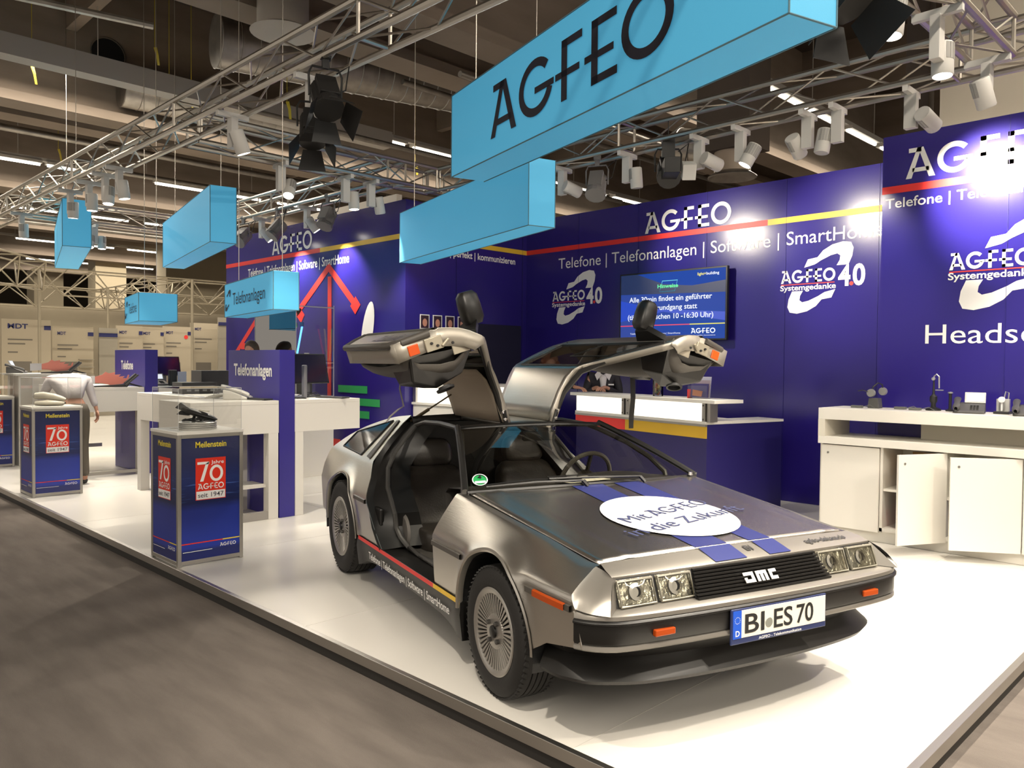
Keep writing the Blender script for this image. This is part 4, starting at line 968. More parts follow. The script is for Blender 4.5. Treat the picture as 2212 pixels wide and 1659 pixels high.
wheel(-2.413, -.785, .328, .329, .205, .225, 1); wheel(-2.413, .785, .328, .329, .205, .225, -1)
# ---- gullwing doors, built closed and swung about the roof hinge
def door(sg, ang):
    t = bpy.data.objects.new('gullwing_door', None); COL.objects.link(t); t.parent = car
    HY, HZ = -sg*.152, 1.130; t.location = (0, HY, HZ); t.rotation_euler = (sg*radians(-ang), 0, 0)
    def P(x, y, z): return V((x, -sg*y-HY, z-HZ))
    CXD = [(.34, -1.515), (.362, -1.545), (.45, -1.65), (.62, -1.81), (.745, -1.905), (.84, -2.03), (.968, -2.058), (1.084, -2.04), (1.145, -2.0)]
    FXD = [(.34, -.672), (.60, -.672), (.817, -.612), (.836, -.63), (1.095, -1.19), (1.145, -1.245)]
    prof_roof = [(.155, 1.139), (.25, 1.138), (.36, 1.132), (.46, 1.117), (.52, 1.098), (.555, 1.075)]
    prof_low = [(.787, .83), (.802, .812), (.845, .76), (.875, .71), (.893, .655), (.905, .61), (.900, .60), (.899, .585), (.905, .57), (.902, .50), (.897, .42), (.892, .352)]
    xr = lambda z: interp(CXD, z); xf = lambda z: interp(FXD, z)
    sk = MB(); n = 16
    sk.grid([[P(xr(z)+(xf(z)-xr(z))*i/n, y, z) for i in range(n+1)] for y, z in prof_roof])
    sk.grid([[P(xr(z)+(xf(z)-xr(z))*i/n, y, z) for i in range(n+1)] for y, z in prof_low])
    # window frame bars: rear and front
    za, zb2 = 1.075, .83; ya2, yb2 = .555, .787
    def Wn(k, s): # k 0..1 roof to belt ; s 0 rear .. 1 front
        z = za+(zb2-za)*k; y = ya2+(yb2-ya2)*k; return P(xr(z)+(xf(z)-xr(z))*s, y, z)
    sk.grid([[Wn(k/6, 0), Wn(k/6, .10)] for k in range(7)]); sk.grid([[Wn(k/6, .955), Wn(k/6, 1)] for k in range(7)])
    sk.build('outer_skin', M_steel, t, smooth=True, solid=.004, offset=0)
    g = MB(); g.grid([[Wn(.02+.96*k/6, .10+.855*i/6) for i in range(7)] for k in range(7)]); g.build('window', M_qglass if sg < 0 else glass('door_glass', (.55, .52, .47)), t, smooth=True)
    fr = MB(); fr.tube([Wn(.0, .1), Wn(0, .955), Wn(1, .955), Wn(1, .10)], .008, 6, closed=True)
    fr.tube([Wn(.42, .50), Wn(.42, .90), Wn(.96, .90), Wn(.96, .50)], .006, 6, closed=True); fr.build('window_frame', M_trimk, t)
    # belt/rub strip and rubber edge round the lower skin
    b = MB(); b.grid([[P(x, .904, .562), P(x, .914, .566), P(x, .914, .590), P(x, .904, .594)] for x in [xr(.58)+(xf(.58)-xr(.58))*i/8 for i in range(9)]]); b.build('rub_strip', M_rubg, t)
    b = MB(); loop = [P(xr(.56), .898, .56), P(xr(.45), .893, .45), P(xr(.36)+.02, .886, .352), P(-1.0, .885, .349), P(-.76, .885, .349), P(-.68, .887, .40), P(-.668, .895, .55)]
    b.tube(loop, .020, 10); b.build('edge_rubber', M_rubg, t, smooth=True)
    # inner side: metal edge frame + panel
    edge = MB()
    def band(pts, dep): edge.grid([[p, p+q] for p, q in zip(pts, dep)])
    ins = lambda d: V((0, sg*d, 0))
    front = [P(xf(z), y, z) for y, z in prof_low]; rear = [P(xr(z), y, z) for y, z in prof_low]; bot = [P(xr(.352)+(xf(.352)-xr(.352))*i/10, .890, .352) for i in range(11)]
    band(front, [ins(.10) if z < .75 else ins(.10*(.83-z)/.08+.02) for y, z in prof_low]); band(rear, [ins(.10)]*len(rear)); band(bot, [ins(.10)]*11)
    fr2 = [Wn(k/8, 1) for k in range(9)]; band(fr2, [V((-.01, sg*.03, -.03))]*9); band([P(xf(z), y, z) for y, z in prof_roof], [V((-.005, 0, -.045))]*6)
    rr2 = [Wn(k/8, 0) for k in range(9)]; band(rr2, [V((.01, sg*.03, -.03))]*9); band([P(xr(z), y, z) for y, z in prof_roof], [V((.005, 0, -.045))]*6)
    edge.build('door_edge', mat('bare_edge_metal', (.36, .33, .28), .45, .5), t, smooth=True, solid=.003)
    # tan headliner of the roof part
    b = MB(); HL = [(.17, 1.095), (.25, 1.088), (.36, 1.080), (.46, 1.062), (.50, 1.040), (.54, 1.015)]
    b.grid([[P(xr(1.1)+.05+(xf(1.1)-xr(1.1)-.10)*(i/14), y, z) for i in range(15)] for y, z in HL]); b.build('headliner', M_liner, t, smooth=True, solid=.006)
    b = MB(); b.tube([P(-1.27, .16, 1.105), P(-1.24, .36, 1.098), P(-1.17, .52, 1.055), P(-.93, .67, .945), P(-.68, .775, .835)], .020, 8); b.build('inner_weatherstrip', M_rub, t, smooth=True)
    # inner trim panel with arm rest, bulging towards the cabin
    b = MB(); IP = [(.775, .800, 0), (.745, .775, .01), (.705, .74, .05), (.66, .66, .09), (.665, .58, .11), (.70, .47, .09), (.76, .40, .05), (.79, .385, .02)]
    rows = []
    for y, z, bl in IP:
        rows.append([P(xr(z)+.09+(xf(z)-xr(z)-.13)*(i/16), y+.0+(.05 if i in (0, 16) else 0)-.03*sin(pi*i/16), z) for i in range(17)])
    b.grid(rows); b.build('trim_panel', mat('grey_door_trim', (.075, .067, .057), .6, bump=(90, .08)), t, smooth=True, solid=.006)
    b = MB(); q = [P(-.70, .76, .79), P(-.70, .80, .42), P(-.76, .66, .42), P(-.80, .585, .56), P(-.78, .62, .72), P(-.98, .58, .56), P(-.98, .64, .74), P(-.98, .64, .42), P(-1.0, .78, .80), P(-1.0, .80, .40)]
    b.add(q, [(0, 1, 2, 3, 4), (4, 3, 5, 6), (3, 2, 7, 5), (0, 4, 6, 8), (1, 9, 7, 2), (6, 5, 7, 9, 8)]); b.build('speaker_box', M_trimk, t, bevel=.012)
    c = P(-.79, .605, .60); b = MB(); b.lathe([(.052, .0), (.050, .012), (.040, .010), (.036, -.01), (0, -.012)], c+V((.004, sg*.03, .0)), (.35, sg*1, 0), 24); b.build('speaker', M_inner, t, smooth=True)
    b = MB(); b.box(*sorted((-1.30, -1.14)), *sorted((-sg*.665-HY, -sg*.63-HY)), .52-HZ, .60-HZ); b.build('door_pull', M_trimk, t, bevel=.008)
    # front edge details: latch plate and orange reflector
    b = MB(); b.obox(P(-.668, .835, .445), (.010, .055, .060)); b.build('edge_reflector', mat('orange_reflector', (.55, .07, .005), .3), t, bevel=.004)
    b = MB(); b.obox(P(-.664, .835, .56), (.012, .07, .10)); b.tube([P(-.655, .81, .60), P(-.645, .84, .64)], .010, 6); b.obox(P(-.66, .80, .70), (.008, .11, .10)); b.build('latch', mat('zinc_plate', (.40, .36, .28), .4, .6), t, bevel=.006)
    b = MB()
    for y, z in ((.82, .575), (.84, .545), (.81, .66), (.78, .73)): b.lathe([(0, .008), (.007, .008), (.008, 0)], P(-.656, y, z), X3, 8)
    b.build('latch_bolt', M_inner, t)
    # hinge arm with bolts at front
    b = MB(); b.tube([P(-1.24, .155, 1.11), P(-1.235, .24, 1.115)], .014, 6); b.build('hinge_arm', M_trimk, t)
    for y in (.185, .235): MB().lathe([(0, .012), (.011, .010), (.012, 0)], P(-1.236, y, 1.108), X3, 12).build('hinge_bolt', M_chrome, t)
    # mirror
    b = MB(); mp = P(-.86, .90, .905); R_m = Matrix.Rotation(0, 3, 'X')
    rows = []
    for s_, k in ((0, .75), (.03, 1), (.10, 1.0), (.16, .92), (.185, .6)):
        rows.append([mp+V((.060*k*math.copysign(abs(cos(a))**.5, cos(a))-.02*s_, -sg*(s_-.05), .058*k*math.copysign(abs(sin(a))**.5, sin(a)))) for a in [2*pi*i/16 for i in range(16)]])
    b.grid(rows, closed=True); b.add(rows[-1], [tuple(range(16))]); b.add(rows[0], [tuple(range(16))])
    b.prism([P(-.70, .80, .83), P(-.98, .80, .83), P(-.93, .84, .90), P(-.80, .84, .90)], V((0, -sg*.035, .0))); b.build('wing_mirror', M_trimk, t, smooth=True)
    if sg < 0:
        b = MB(); p = P(-1.25, .64, .50); 
        t2 = bpy.data.objects.new('pull_strap_anchor', None)
        bpy.data.objects.remove(t2)
    return t
dR = door(1, 72); dL = door(-1, 72)
# lettering on the raised right door's lower skin
k = MB(); put_text(k, 'Zukunft', (0, 0, 0), X3, Y3, .09, width=.38, fn=lambda a, b_: V((-1.22+a, -(.903-(.56-(.42+b_))*.04)+.152-.006, .42+b_-1.130))); k.build('faint_lettering', mat('etched_grey', (.16, .155, .14), .5, .3), dR, fix=False)
# pull strap and cable hanging straight down from the raised doors, gas struts
def wpt(d, x, y, z, sg):
    a = sg*radians(-72); Y = -sg*y+sg*.152; Z = z-1.130; return V((x, -sg*.152+Y*cos(a)-Z*sin(a), 1.130+Y*sin(a)+Z*cos(a)))
a = wpt(dL, -1.36, .66, .52, -1); b = MB(); b.grid([[a+V((0, -.02, 0)), a+V((0, .02, 0))], [a+V((.01, -.02, -.15)), a+V((.01, .02, -.15))], [a+V((-.01, -.018, -.30)), a+V((-.01, .022, -.30))], [a+V((.0, -.025, -.37)), a+V((.0, .012, -.37))]]); b.build('pull_strap', M_trimk, car, solid=.004)
a = wpt(dR, -1.10, .70, .50, 1); b = MB(); b.tube([a, a+V((.0, -.01, -.10)), a+V((.01, .01, -.2)), a+V((.0, -.02, -.22)), a+V((-.02, -.06, -.26)), a+V((-.02, -.08, -.29))], .005, 6); b.build('hanging_cable', mat('grey_cable', (.22, .21, .20), .5), car)
for sg in (1, -1):
    p = V((-2.05, -sg*.50, 1.095)); q = wpt(None, -1.86, .34, 1.06, sg); mid = p.lerp(q, .45)
    b = MB(); b.tube([p, mid], .012, 8); b.tube([mid, q], .006, 6); b.build('gas_strut', mat('strut_brass', (.12, .09, .05), .4, .5), car)
# ------------------------------------------------------------------ display pedestals with acrylic hoods
M_frame = mat('profile_aluminium', (.48, .46, .42), .35, .9)
def print_mat(name):
    """printed panel artwork: dark top, streaked middle, bright blue lower half"""
    m = bpy.data.materials.new(name); m.use_nodes = True; n = m.node_tree; b = n.nodes['Principled BSDF']; b.inputs['Roughness'].default_value = .35
    tc = n.nodes.new('ShaderNodeTexCoord'); sx = n.nodes.new('ShaderNodeSeparateXYZ'); n.links.new(tc.outputs['Object'], sx.inputs[0])
    r = n.nodes.new('ShaderNodeValToRGB'); e = r.color_ramp.elements; e[0].position = .0; e[0].color = (.012, .020, .16, 1); e[1].position = 1; e[1].color = (.006, .012, .075, 1)
    for p, c in ((.10, (.010, .018, .12)), (.13, (.012, .035, .33)), (.40, (.014, .030, .25)), (.46, (.006, .012, .07)), (.62, (.010, .022, .12)), (.75, (.008, .014, .08))):
        q = e.new(p); q.color = (*c, 1)
    n.links.new(sx.outputs['Z'], r.inputs[0])
    mp = n.nodes.new('ShaderNodeMapping'); mp.inputs['Rotation'].default_value = (radians(-30), radians(20), radians(-30)); mp.inputs['Scale'].default_value = (6, 6, 90); n.links.new(tc.outputs['Object'], mp.inputs[0])
    t = n.nodes.new('ShaderNodeTexNoise'); t.inputs['Scale'].default_value = 1; n.links.new(mp.outputs[0], t.inputs['Vector'])
    mr = n.nodes.new('ShaderNodeMapRange'); mr.inputs[1].default_value = .60; mr.inputs[2].default_value = .75; n.links.new(t.outputs[0], mr.inputs[0])
    g = n.nodes.new('ShaderNodeValToRGB'); ge = g.color_ramp.elements; ge[0].position = .42; ge[0].color = (0, 0, 0, 1); ge[1].position = .72; ge[1].color = (0, 0, 0, 1); k = ge.new(.56); k.color = (.6, .6, .6, 1); n.links.new(sx.outputs['Z'], g.inputs[0])
    mu = n.nodes.new('ShaderNodeMath'); mu.operation = 'MULTIPLY'; n.links.new(mr.outputs[0], mu.inputs[0]); n.links.new(g.outputs[0], mu.inputs[1])
    mx = n.nodes.new('ShaderNodeMix'); mx.data_type = 'RGBA'; n.links.new(mu.outputs[0], mx.inputs[0]); n.links.new(r.outputs[0], mx.inputs[6]); mx.inputs[7].default_value = (.10, .20, .60, 1); n.links.new(mx.outputs[2], b.inputs['Base Color'])
    return m
M_print = print_mat('blue_print_panel')
M_scarlet = mat('scarlet_print', (.70, .030, .012), .4)
def pedestal(label, x, y):
    t = thing('display_pedestal', label, 'pedestal', (x, y, 0)); s = .5; h = .985; a = .028
    f = MB()
    for i in (0, 1):
        for j in (0, 1): f.box(i*(s-a), i*(s-a)+a, j*(s-a), j*(s-a)+a, 0, h-.02)
    for z0, z1 in ((.012, .012+a), (h-.02-a, h-.02)):
        f.box(a, s-a, 0, a, z0, z1); f.box(a, s-a, s-a, s, z0, z1); f.box(0, a, a, s-a, z0, z1); f.box(s-a, s, a, s-a, z0, z1)
    f.build('frame', M_frame, t, bevel=.002)
    MB().box(-.003, s+.003, -.003, s+.003, h-.022, h).build('top_board', M_white, t, bevel=.002)
    for (nm, o, xd, yd) in (('front_panel', V((s-.006, a, 0)), Y3, X3), ('side_panel', V((s-a, .006, 0)), -X3, -Y3), ('back_panel', V((a, s-.006, 0)), X3, Y3)):
        if nm == 'side_panel': o = V((a, .006, 0)); xd = X3; yd = -Y3
        w = s-2*a; n_ = yd*.001
        p = MB().add([o+Z3*.04, o+xd*w+Z3*.04, o+xd*w+Z3*.937, o+Z3*.937], [(0, 1, 2, 3)]).build(nm, M_print, t)
        if nm == 'back_panel': continue
        q = lambda u, z, e=1: o+xd*u+Z3*z+n_*e*1.5
        r = MB(); r.add([q(.105, .475), q(.335, .475), q(.335, .785), q(.105, .785)], [(0, 1, 2, 3)]); r.add([q(0, .158), q(w*.70, .158), q(w*.70, .166), q(0, .166)], [(0, 1, 2, 3)]); r.build('red_print', M_scarlet, p)
        k = MB(); k.add([q(w*.70, .158), q(w, .158), q(w, .166), q(w*.70, .166)], [(0, 1, 2, 3)]); put_text(k, 'Meilenstein', q(.105, .865), xd, Z3, .042, width=.235, bold=.02); k.build('yellow_print', M_gold, p, fix=False)
        k = MB(); k.add([q(.110, .480, 2), q(.330, .480, 2), q(.330, .540, 2), q(.110, .540, 2)], [(0, 1, 2, 3)])
        k.add([q(.118, .757, 2), q(.208, .757, 2), q(.208, .738, 2), q(.118, .738, 2)], [(0, 1, 2, 3)]); k.add([q(.180, .74, 2), q(.208, .757, 2), q(.163, .612, 2), q(.138, .612, 2)], [(0, 1, 2, 3)])
        for c in stroke2(arc(0, 0, .042, .052, 0, 360, 28), .020): k.add([q(.262+aa, .668+bb, 2.2) for aa, bb in c], [(0, 1, 2, 3)])
        put_text(k, 'Jahre', q(.222, .738, 2), xd, Z3, .026, width=.098, bold=.01)
        put_logo(k, q(.122, .553, 2), xd, Z3, .044, width=.198, t=.17)
        put_logo(k, q(.29, .112, 2), xd, Z3, .026, width=.125, t=.17); k.add([q(.01, .10, 2), q(.23, .10, 2), q(.23, .104, 2), q(.01, .104, 2)], [(0, 1, 2, 3)])
        k.build('white_print', M_txt, p, fix=False)
        k = MB(); put_text(k, 'seit 1947', q(.122, .494, 3), xd, Z3, .034, width=.195, bold=.005); k.build('grey_print', mat('dark_grey_ink', (.06, .06, .08), .5), p, fix=False)
    g = MB(); G0, G1, hh = .01, s-.01, .315
    for (p0, p1, p2, p3) in (((G0, G0), (G1, G0), 0, 0), ((G1, G0), (G1, G1), 0, 0), ((G1, G1), (G0, G1), 0, 0), ((G0, G1), (G0, G0), 0, 0)):
        g.add([(*p0, h), (*p1, h), (*p1, h+hh), (*p0, h+hh)], [(0, 1, 2, 3)])
    g.add([(G0, G0, h+hh), (G1, G0, h+hh), (G1, G1, h+hh), (G0, G1, h+hh)], [(0, 1, 2, 3)])
    hood_ = g.build('acrylic_hood', M_acryl, t)
    e = MB()
    for z in (h+hh,): e.tube([(G0, G0, z), (G1, G0, z), (G1, G1, z), (G0, G1, z)], .0022, 5, closed=True)
    for p in ((G0, G0), (G1, G0), (G1, G1), (G0, G1)): e.tube([(*p, h), (*p, h+hh)], .0018, 5)
    e.build('hood_edge', mat('acrylic_edge', (.62, .62, .60), .2), hood_)
    return t
pedestal('blue display pedestal nearest the camera, with a black telephone under its clear hood', -6.25, 2.345)
pedestal('blue display pedestal in the middle of the row, with a cream telephone under its hood', -10.23, 2.405)
pedestal('blue display pedestal cut off by the left edge of the picture', -13.30, 2.445)
M_cream = mat('cream_plastic', (.62, .58, .48), .4)
# telephone 1: black handset on an angular base above silver discs
t = thing('old_telephone', 'black angular old telephone lying on a stack of silvery discs under the nearest hood', 'telephone', (-6.0, 2.60, .985), radians(55))
b = MB()
for k in range(4): b.lathe([(0, .0+k*.014), (.135, .0+k*.014), (.140, .004+k*.014), (.140, .009+k*.014), (.135, .012+k*.014), (0, .0125+k*.014)], seg=32)
b.build('disc_stack', mat('satin_silver', (.66, .65, .62), .3, .5), t, smooth=True)
b = MB(); b.T = Matrix.Translation((0, 0, .115)) @ Matrix.Rotation(radians(18), 4, 'Y')
b.grid([[V((x, w*cos(a_), hh*sin(a_))) for a_ in [2*pi*i/14 for i in range(14)]] for x, w, hh in ((-.12, .02, .010), (-.10, .045, .020), (-.03, .060, .026), (.06, .055, .024), (.12, .035, .016), (.15, .012, .006))], closed=True); b.build('handset', M_black, t, smooth=True)
b = MB(); b.T = Matrix.Translation((0, 0, .115)) @ Matrix.Rotation(radians(18), 4, 'Y'); b.lathe([(0, .027), (.016, .027), (.016, .018)], seg=20); b.v = [(x*2.6+.03, y, z) for x, y, z in b.v]; b.v = [tuple(v) for v in b.v]; b.build('label_window', M_cream, t)
b = MB(); b.prism([(-.16, -.02, .16), (-.06, -.03, .12), (-.03, -.02, .14), (-.12, -.01, .20)], (0, .04, 0)); b.prism([(-.15, -.02, .11), (-.06, -.03, .10), (-.03, -.02, .12), (-.12, -.01, .14)], (0, .04, 0)); b.build('fin', M_black, t, bevel=.003)
b = MB(); b.tube([(-.03, -.03, .06), (-.02, 0, .10)], .012, 6); b.tube([(.02, .03, .06), (.0, .0, .10)], .010, 6); b.tube([(.12*cos(a_)+.01, .08*sin(a_), .064+.003*sin(5*a_)) for a_ in [2*pi*i/40 for i in range(40)]], .005, 5, closed=True); b.tube([(.10*cos(a_)+.01, .07*sin(a_), .072+.003*sin(4*a_)) for a_ in [2*pi*i/40 for i in range(40)]], .005, 5, closed=True); b.build('stand_and_cord', M_black, t)
MB().box(-.20, -.15, -.02, .06, 0, .001).build('card', M_paper, t)
# telephone 2: cream, rounded
t = thing('old_telephone', 'cream rounded old telephone under the hood of the middle pedestal', 'telephone', (-9.98, 2.64, .985), radians(60))
def blob(secs, n=16, ex=.8):
    return [[V((x, w*math.copysign(abs(cos(a_))**ex, cos(a_)), zc+hh*math.copysign(abs(sin(a_))**ex, sin(a_)))) for a_ in [2*pi*i/n for i in range(n)]] for x, w, hh, zc in secs]
b = MB(); b.grid(blob([(-.15, .03, .01, .03), (-.13, .08, .025, .03), (0, .105, .032, .035), (.13, .08, .025, .03), (.16, .03, .01, .03)]), closed=True); b.build('base', M_cream, t, smooth=True)
b = MB(); b.grid(blob([(-.16, .02, .01, .10), (-.14, .05, .035, .11), (-.06, .045, .04, .115), (.05, .045, .035, .10), (.13, .045, .025, .08), (.17, .02, .01, .07)]), closed=True); b.build('handset', M_cream, t, smooth=True)
t = thing('old_telephone', 'reddish old telephone under the hood of the pedestal at the left edge', 'telephone', (-13.05, 2.70, .985), radians(40))
b = MB(); b.grid(blob([(-.12, .03, .01, .03), (-.10, .09, .03, .04), (.1, .09, .04, .05), (.13, .03, .01, .04)]), closed=True); b.build('base', mat('salmon_plastic', (.60, .20, .12), .4), t, smooth=True)
b = MB(); b.grid(blob([(-.13, .02, .01, .12), (-.1, .03, .03, .12), (.1, .03, .03, .12), (.13, .02, .01, .12)]), closed=True); b.build('handset', M_cream, t, smooth=True)

# ------------------------------------------------------------------ the two white telephone counters with blue sign boards
def desk_block(t, x0, x1, y0, y1, z, apron=.31, legs=(), back=True):
    MB().box(x0, x1, y0, y1, z-.035, z).build('table_top', M_white, t, bevel=.002)
    b = MB(); b.box(x1-.03, x1-.001, y0, y1, z-apron, z-.035); b.box(x0, x1-.03, y0, y0+.03, z-apron, z-.035); b.build('apron', M_white, t)
    for (lx0, lx1, ly0, ly1) in legs: MB().box(lx0, lx1, ly0, ly1, 0, z-apron).build('leg', M_white, t)
t = thing('telephone_counter', 'white counter right behind the nearest pedestal with a blue Telefonanlagen board on it', 'counter', (0, 0, 0))
desk_block(t, -7.66, -6.96, 2.95, 3.805, 1.13, legs=((-7.06, -6.962, 3.70, 3.80), (-7.06, -6.962, 2.95, 3.02), (-7.66, -7.60, 2.95, 3.02)))
desk_block(t, -8.35, -6.96, 3.975, 4.725, 1.13, legs=((-7.10, -6.962, 3.98, 4.07), (-8.35, -8.25, 4.62, 4.72), (-8.35, -8.25, 3.98, 4.07)))
desk_block(t, -9.6, -7.665, 3.45, 3.805, 1.13, legs=((-9.6, -9.5, 3.45, 3.55),))
desk_block(t, -9.6, -8.40, 3.81, 4.70, 1.13, legs=((-9.6, -9.5, 4.6, 4.7),))
MB().box(-7.60, -7.57, 3.03, 3.79, 0, .82).build('inner_panel', M_white, t)
MB().box(-7.02, -6.97, 3.02, 3.70, 0, .075).build('plinth', mat('grey_plinth', (.33, .31, .28), .5), t)
MB().box(-7.3, -7.02, 3.02, 3.70, .30, .33).build('shelf', M_white, t)
sb = MB().box(-8.03, -6.955, 3.81, 3.972, 0, 1.615).build('sign_board', mat('royal_blue_board', (.030, .022, .23), .3), t, bevel=.002)
k = MB(); put_text(k, 'Telefonanlagen', (-7.90, 3.807, 1.36), X3, Z3, .115, width=.80, bold=.03); k.build('lettering', M_txt, sb, fix=False)
t = thing('telephone_counter', 'farther white counter at left with a blue Telefone board and open steel frame below', 'counter', (0, 0, 0))
desk_block(t, -12.6, -10.88, 3.20, 4.0, 1.15, legs=((-10.98, -10.885, 3.92, 4.0), (-12.6, -12.5, 3.2, 3.3)))
desk_block(t, -12.6, -10.88, 4.19, 5.35, 1.15, legs=((-10.98, -10.885, 4.19, 4.27), (-10.98, -10.885, 5.27, 5.35)))
f = MB(); 
for y in (3.23,): f.box(-10.94, -10.90, y, y+.04, 0, .84)
f.box(-10.94, -10.90, 3.23, 3.95, .03, .07); f.box(-12.4, -12.36, 3.23, 3.95, .25, .30); f.build('steel_frame', M_frame, t)
MB().add([(-10.915, 3.27, .07), (-10.915, 3.92, .07), (-10.915, 3.92, .84), (-10.915, 3.27, .84)], [(0, 1, 2, 3)]).build('glass_front', glass('counter_glass', (.88, .87, .84)), t)
sb = MB().box(-12.0, -10.875, 4.01, 4.175, 0, 1.645).build('sign_board', MATS['royal_blue_board'], t, bevel=.002)
k = MB(); put_text(k, 'Telefone', (-11.75, 4.007, 1.38), X3, Z3, .115, width=.45, bold=.03); k.build('lettering', M_txt, sb, fix=False)

# objects on the counters -----------------------------------------------------
def desk_phone(label, x, y, z, rz, sc=1.0, m=None, screen=True, group=None):
    t = thing('desk_telephone', label, 'telephone', (x, y, z), rz, group); t.scale = (sc,)*3; m = m or mat('charcoal_plastic', (.07, .068, .065), .4)
    b = MB(); b.prism([(-.11, -.10, 0), (-.11, .10, 0), (-.11, .10, .085), (-.11, .04, .075), (-.11, -.10, .02)], (.22, 0, 0)); b.build('body', m, t, bevel=.008)
    b = MB(); b.grid([[V((-.09+w*cos(a_), y_, zc+.018*sin(a_))) for a_ in [2*pi*i/10 for i in range(10)]] for y_, w, zc in ((-.115, .012, .035), (-.10, .026, .045), (-.06, .026, .062), (0, .020, .080), (.06, .026, .10), (.10, .026, .11), (.115, .012, .11))], closed=True); b.build('handset', m, t, smooth=True)
    if screen:
        R = Matrix.Translation((.035, .075, .12)) @ Matrix.Rotation(radians(-25), 4, 'X')
        b = MB(); b.T = R; b.box(-.075, .075, -.006, .006, -.045, .05); b.build('display_frame', mat('light_grey_plastic', (.42, .42, .40), .35), t, bevel=.004)
        b = MB(); b.T = R; b.add([(-.06, -.0075, -.033), (.06, -.0075, -.033), (.06, -.0075, .038), (-.06, -.0075, .038)], [(0, 1, 2, 3)]); b.build('display', emis('lit_display', (.9, .95, 1.0), .9), t)
    b = MB()
    for i in range(4):
        for j in range(3): b.box(.005+j*.022, .021+j*.022, -.075+i*.022, -.061+i*.022, .028+i*.0095, .036+i*.0095)
    b.build('keypad', M_black, t); 
    return t
def monitor(label, x, y, z, rz, sc=1.0):
    t = thing('monitor', label, 'monitor', (x, y, z), rz); t.scale = (sc,)*3
    b = MB(); b.T = Matrix.Translation((0, .0, .30)) @ Matrix.Rotation(radians(-14), 4, 'X'); b.box(-.24, .24, -.012, .012, -.16, .16); b.build('screen_housing', M_black, t, bevel=.005)
    b = MB(); b.T = Matrix.Translation((0, .0, .30)) @ Matrix.Rotation(radians(-14), 4, 'X'); b.add([(-.225, -.0135, -.145), (.225, -.0135, -.145), (.225, -.0135, .145), (-.225, -.0135, .145)], [(0, 1, 2, 3)]); b.build('screen', mat('screen_dark', (.008, .009, .02), .12), t)
    b = MB(); b.box(-.03, .03, .02, .05, 0, .28); b.obox((0, .03, .008), (.22, .17, .016)); b.build('stand', mat('grey_stand', (.20, .20, .20), .4), t, bevel=.004)
    return t
monitor('black monitor seen from the side on the Telefonanlagen counter', -7.45, 4.42, 1.13, radians(100))
monitor('black tilted monitor on the farther counter beside the blue Telefone board', -11.75, 4.62, 1.15, radians(95), .9)
MK = mat('silver_black_keyboard', (.05, .05, .05), .35)
for lb, x, y, rz in (('flat black keyboard at the right end of the Telefonanlagen counter', -7.12, 4.50, radians(20)), ('black tablet lying on papers on the Telefonanlagen counter', -7.35, 4.20, radians(-15))):
    b = MB(); b.obox((0, 0, .010), (.34, .13, .014)); o = b.build('keyboard', MK, bevel=.004, loc=(x, y, 1.13), rotz=rz); tag(o, lb, 'keyboard')
desk_phone('black telephone left of the monitor on the Telefonanlagen counter', -7.62, 4.12, 1.13, radians(80))
b = MB(); b.obox((0, 0, .17), (.05, .04, .34)); o = b.build('grey_upright_device', mat('mid_grey_plastic', (.18, .18, .19), .4), bevel=.01, loc=(-7.20, 4.22, 1.13), rotz=radians(10)); tag(o, 'slim grey upright device in front of the monitor', 'device')
b = MB(); b.tube([(0, 0, .02), (.08, .1, .06), (.02, .18, .02), (-.1, .12, .05), (-.12, 0, .02)], .004, 5); b.tube([(0, .02, .01), (.12, .06, .03), (.06, .2, .01)], .004, 5); o = b.build('cable_tangle', M_black, loc=(-7.35, 4.30, 1.13)); tag(o, 'tangle of black cables behind the monitor', 'cable')
desk_phone('white telephone standing tilted on cables, left of the blue board', -7.42, 3.62, 1.13, radians(140), 1.15, mat('white_plastic', (.66, .64, .58), .35), False)
b = MB()
for k_ in range(6): b.tube([(.09*cos(a_)+.02*k_, .06*sin(a_)+.01*k_, .006+.006*k_) for a_ in [2*pi*i/20 for i in range(20)]], .004, 5, closed=True)
o = b.build('cable_bundle', mat('white_cable', (.6, .58, .52), .5), loc=(-7.75, 3.50, 1.13)); tag(o, 'coiled white cables beside the tilted white telephone', 'cable')
b = MB(); b.obox((0, 0, .01), (.30, .10, .016)); o = b.build('tablet', M_black, bevel=.003, loc=(-7.15, 3.70, 1.13), rotz=radians(8)); tag(o, 'flat black tablet at the foot of the blue board', 'tablet')
M_box = mat('black_metal_box', (.022, .022, .022), .45)
for i_, (x, y, z, lb) in enumerate(((-8.96, 3.85, 1.13, 'lower black equipment box behind the nearest hood'), (-9.15, 4.15, 1.13, 'upper looking black equipment box, behind the other one'))):
    b = MB(); b.box(-.14, .14, -.20, .20, 0, .13 if i_ == 0 else .26); o = b.build('equipment_box', M_box, bevel=.004, loc=(x, y, z)); tag(o, lb, 'box')
    k = MB(); 
    for j in range(4): k.box(.1405, .142, -.15+.09*j, -.10+.09*j, .03, .05)
    k.build('socket', mat('socket_grey', (.25, .25, .24), .4), o)
t = thing('circuit_board_rack', 'green circuit boards standing upright beside the black equipment boxes', 'electronics', (-9.25, 4.42, 1.13))
M_pcb = mat('circuit_green', (.10, .20, .05), .4, noise=((60, 60, 60), .8, (.35, .38, .25)))
for k in range(4): MB().box(-.10, .10, -.10+.07*k, -.095+.07*k, .0, .16).build('circuit_board', M_pcb, t)
